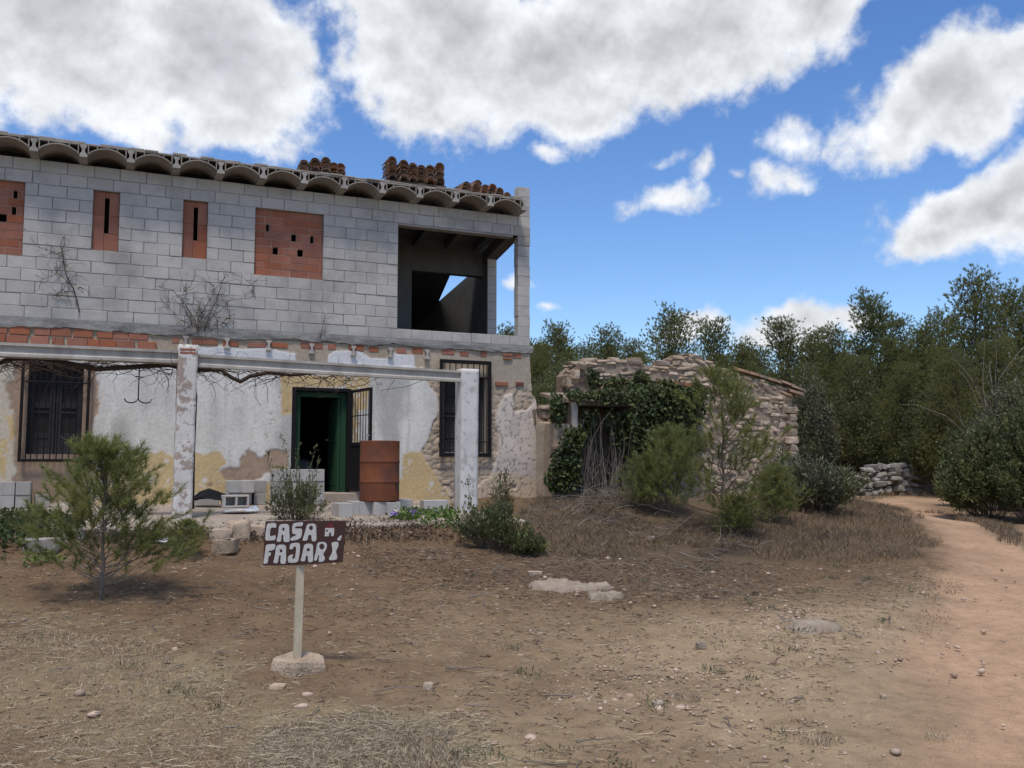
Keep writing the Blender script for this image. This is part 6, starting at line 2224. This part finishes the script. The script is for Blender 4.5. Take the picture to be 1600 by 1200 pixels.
# violet flowers
for (px, py, lab, n) in ((617, 811, 'violet pansy plant, left of the two, on the terrace edge', 9), (641, 810, 'violet and white pansy plant, right of the two', 9)):
    p = tpix(px, py); p[1] -= .02
    t = thing('pansy_plant', lab, 'flower', tuple(p))
    k = 90
    Pf = np.stack([r.normal(0, .07, k), r.normal(0, .04, k), r.uniform(-.04, .07, k)], -1)
    V, f = leaves(Pf, unit(r.normal(0, .6, (k, 3)) + [0, -.2, .5]), .06, .03, r); mobj('leaves', np_mesh('leaves', V, f), M['weed'], t)
    for j in range(n):
        c = np.array([r.normal(0, .06), r.normal(-.03, .03), r.uniform(.06, .13)])
        kk = 5; a = np.arange(kk) * 2 * math.pi / kk + r.random()
        Dp = unit(np.stack([np.cos(a), np.full(kk, -.35), np.sin(a)], -1))
        V, f = leaves(np.repeat(c[None], kk, 0), Dp, .034, .036, r, .05)
        mobj('flower', np_mesh('flower', V, f), M['petal2'] if j % 4 == 0 else M['petal'], t)

# dry grass, brush and litter
def grass(name, label, polys, mat, W, lean, seed, cat='dry grass'):
    rr_ = np.random.default_rng(seed); parts = []
    for k, (poly, n, h) in enumerate(polys):
        P = scatter(poly, n, rr_, seed + k, .35)
        cl = fbm(P[:, 0] * 1.7, P[:, 1] * 1.7, seed + 77, 4, .65)
        P = P[cl > rr_.uniform(-.28, .10, len(P))]
        h2 = h * (.55 + .9 * np.clip(.5 + 1.6 * fbm(P[:, 0] * 1.6, P[:, 1] * 1.6, seed + 50, 3), 0, 1))
        parts.append(blades(P, h2, W, lean, rr_))
    V, fs = merge(parts)
    return stuff(name, label, cat, V, fs, mat)


grass('dry_grass', 'tall dry grass fringe along the trail and scrub', [
    ([(1150, 850), (1190, 800), (1330, 785), (1420, 800), (1460, 840), (1440, 872), (1300, 885), (1190, 876)], 24000, .12),
    ([(1340, 786), (1420, 762), (1600, 776), (1600, 786), (1480, 780), (1400, 776)], 6000, .22), ([(1440, 800), (1500, 806), (1600, 836), (1600, 860), (1540, 826), (1480, 802)], 4000, .12),
    ([(1000, 845), (1090, 815), (1180, 815), (1190, 850), (1090, 862)], 7000, .11), ([(1400, 880), (1470, 872), (1500, 890), (1480, 950), (1455, 1000), (1430, 1000), (1440, 940)], 1400, .02), ([(1120, 842), (1150, 842), (1150, 800), (1130, 795)], 900, .3)], M['drygrass'], .006, 1.3, 950)
grass('dry_brush', 'heaped dry brush and dead stalks in front of the shed', [
    ([(825, 800), (850, 765), (920, 755), (1000, 765), (1010, 800), (1040, 850), (960, 872), (850, 872), (830, 840)], 26000, .10),
    ([(905, 790), (925, 762), (990, 758), (1010, 790), (990, 815), (930, 812)], 11000, .20)], M['brush'], .006, 2.2, 960, 'dry brush')
grass('bank_litter', 'dead stalks and leaf litter on the bank below the terrace', [
    ([(120, 850), (130, 818), (300, 812), (420, 812), (540, 815), (620, 818), (700, 835), (690, 850), (600, 845), (420, 850), (330, 845), (200, 860)], 9000, .10)], M['litter'], .012, 1.8, 970, 'leaf litter')
grass('burnt_stubble', 'black charred stubble patch beside the slender pine', [([(1085, 858), (1120, 846), (1180, 848), (1192, 860), (1170, 868), (1100, 872)], 1300, .016)], M['char'], .010, 1.2, 980, 'charred patch')

# straw and litter lying on the bare earth
def lying(name, label, cat, polys, L, W, mat, seed, lift=.012):
    rr_ = np.random.default_rng(seed); parts = []
    for k, (poly, n) in enumerate(polys):
        P = scatter(poly, n, rr_, seed + k, .5)
        P = P[fbm(P[:, 0] * 1.4, P[:, 1] * 1.4, seed + 31, 4, .65) > rr_.uniform(-.30, .16, len(P))]
        bmp = .055 * fbm(P[:, 0] * 2.2, P[:, 1] * 2.2, 21, 4, 0.6) + 0.042 * np.clip(fbm(P[:, 0] * 7, P[:, 1] * 7, 31, 3, 0.6), -0.2, 1)
        P[:, 2] += bmp + lift
        parts.append(blades(P, L, W, .5, rr_, True))
    V, fs = merge(parts)
    return stuff(name, label, cat, V, fs, mat)


ALL = [(-80, 1230), (-80, 880), (130, 872), (420, 856), (700, 856), (1000, 875), (1200, 885), (1450, 880), (1480, 905), (1380, 980), (1300, 1090), (1230, 1230)]
lying('straw_litter', 'pale straw scattered over the brown earth', 'straw', [
    (ALL, 17000), ([(-80, 1230), (-80, 960), (200, 980), (440, 1060), (560, 1110), (740, 1130), (800, 1230)], 9000), ([(390, 1230), (430, 1140), (560, 1115), (720, 1130), (790, 1230)], 16000)], .09, .0032, M['straw'], 1001)
lying('leaf_litter', 'dark leaf and twig litter on the earth', 'leaf litter', [(ALL, 11000), ([(560, 850), (1200, 880), (1250, 930), (1000, 960), (600, 900)], 9000)], .06, .008, M['litter'], 1021, .006)
grass('grass_tufts', 'short dry grass stubble in the foreground', [
    ([(390, 1230), (430, 1145), (560, 1118), (720, 1135), (790, 1230)], 9000, .035), ([(-80, 1230), (-80, 980), (200, 1000), (420, 1090), (430, 1230)], 9000, .03),
    ([(1225, 1165), (1290, 1160), (1290, 1172), (1240, 1172)], 260, .05), ([(1060, 1090), (1110, 1082), (1105, 1098), (1070, 1100)], 200, .05), ([(1080, 985), (1130, 1000), (1120, 1010), (1080, 1000)], 250, .05),
    ([(1450, 1150), (1475, 1152), (1470, 1160), (1450, 1160)], 90, .05), ([(1225, 1000), (1245, 1002), (1242, 1010), (1226, 1010)], 100, .05)], M['straw'], .0035, 1.2, 1040)

# pebbles
ico = [(0, .53, .85), (0, -.53, .85), (0, .53, -.85), (0, -.53, -.85), (.53, .85, 0), (-.53, .85, 0), (.53, -.85, 0), (-.53, -.85, 0), (.85, 0, .53), (.85, 0, -.53), (-.85, 0, .53), (-.85, 0, -.53)]
icf = [(0, 1, 8), (0, 10, 1), (0, 4, 5), (0, 5, 10), (0, 8, 4), (1, 10, 7), (1, 7, 6), (1, 6, 8), (2, 9, 3), (2, 3, 11), (2, 5, 4), (2, 11, 5), (2, 4, 9), (3, 7, 11), (3, 6, 7), (3, 9, 6), (4, 8, 9), (5, 11, 10), (6, 9, 8), (7, 10, 11)]
rr_ = np.random.default_rng(1100); Vp, Fp_ = [], []
for poly, n, smin, smax in [(ALL, 1800, .003, .012), ([(800, 1230), (880, 1090), (1000, 990), (1290, 960), (1440, 930), (1340, 1230)], 4500, .003, .012), ([(1215, 1230), (1345, 1000), (1495, 880), (1640, 900), (1700, 1230)], 900, .003, .010),
                            ([(1130, 945), (1290, 950), (1300, 985), (1200, 985)], 220, .005, .022), ([(800, 905), (870, 900), (960, 925), (900, 935)], 120, .006, .028), ([(960, 1095), (1060, 1090), (1050, 1115), (980, 1115)], 26, .01, .03),
                            (ALL, 160, .015, .032), ([(1215, 1230), (1345, 1000), (1495, 880), (1640, 900), (1700, 1230)], 90, .012, .028)]:
    P = scatter(poly, n, rr_, int(n), .4)
    P = P[fbm(P[:, 0] * 1.1, P[:, 1] * 1.1, 1133, 5, .7) > rr_.uniform(-.22, .22, len(P))]; n = len(P)
    P[:, 2] += .050 * fbm(P[:, 0] * 2.2, P[:, 1] * 2.2, 21, 4, 0.6) * .8
    s = smin + (smax - smin) * rr_.random(n) ** 2.2
    A_ = np.array(ico)[None] * (1 + rr_.normal(0, .18, (n, 12, 3))) * (s[:, None, None] * rr_.uniform(.7, 1.3, (n, 1, 3)) * [1.2, 1.2, .75])
    Vp.append((P[:, None] + A_ + np.array([0, 0, .2]) * s[:, None, None]).reshape(-1, 3))
off = 0; Vp = np.concatenate(Vp)
Fp_ = (np.arange(len(Vp) // 12)[:, None, None] * 12 + np.array(icf)[None]).reshape(-1, 3)
stuff('pebbles', 'small pale pebbles and gravel scattered on the ground', 'pebbles', Vp, Fp_, M['pebble'])

# sticks and dry stalks lying about, small grey-green weed rosettes
b = MB(); rs3 = np.random.default_rng(1200)
P = scatter(ALL, 130, rs3, 1201, .4)
for p in P:
    a = rs3.uniform(0, 6.28); L = rs3.uniform(.08, .34)
    pts = [p + np.array([0, 0, .025])]
    for k in range(4):
        a += rs3.normal(0, .35); q = pts[-1] + np.array([math.cos(a), math.sin(a), 0]) * L / 4
        q[2] = gzf(q[0], q[1]) + .022 + rs3.uniform(-.008, .012); pts.append(q)
    b.tube(pts, list(np.linspace(.0055, .002, 5)) if L > .2 else .003, 4, cap=False)
tag(b.obj('fallen_sticks', M['twig']), 'grey sticks and dry stalks lying on the earth', 'sticks', kind='stuff')
P = scatter(ALL, 46, rs3, 1203, .5); VV = []
for p in P:
    k = int(rs3.integers(18, 60)); s_ = rs3.uniform(.03, .08)
    q = p + np.stack([rs3.normal(0, s_, k), rs3.normal(0, s_, k), rs3.uniform(0, .02, k)], -1)
    VV.append(leaves(q, unit(rs3.normal(0, .7, (k, 3)) + [0, 0, .6]), s_ * .9, .008, rs3))
V, fs = merge(VV)
stuff('weed_rosettes', 'small grey-green weed rosettes dotted over the earth', 'weeds', V, fs, M['scrub'])

# tangle of dead twigs heaped in front of the shed
b = MB(); rt = np.random.default_rng(1300)
P = np.concatenate([scatter([(900, 812), (905, 775), (935, 760), (990, 758), (1015, 790), (1000, 822), (930, 822)], 600, rt, 1301, .3),
                    scatter([(830, 850), (850, 780), (1000, 765), (1100, 830), (1190, 830), (1200, 862), (960, 868)], 330, rt, 1302, .5)])
for i, p in enumerate(P):
    L = rt.uniform(.2, .7); d = unit(np.array([rt.normal(), rt.normal(), rt.uniform(0, .55 if i < 600 else .3)]))
    p = p + np.array([0, 0, rt.uniform(0, .22) if i < 600 else rt.uniform(0, .06)])
    pts = branch_path(p, d, L, 4, -.12, .22, rt)
    for q in pts: q[2] = max(q[2], gzf(q[0], q[1]) + .01)
    b.tube(pts, list(np.linspace(.006, .002, 5)), 3, cap=False)
tag(b.obj('dead_twigs', M['twig']), 'raised tangle of dead grey twigs in front of the shed', 'dead brush', kind='stuff')
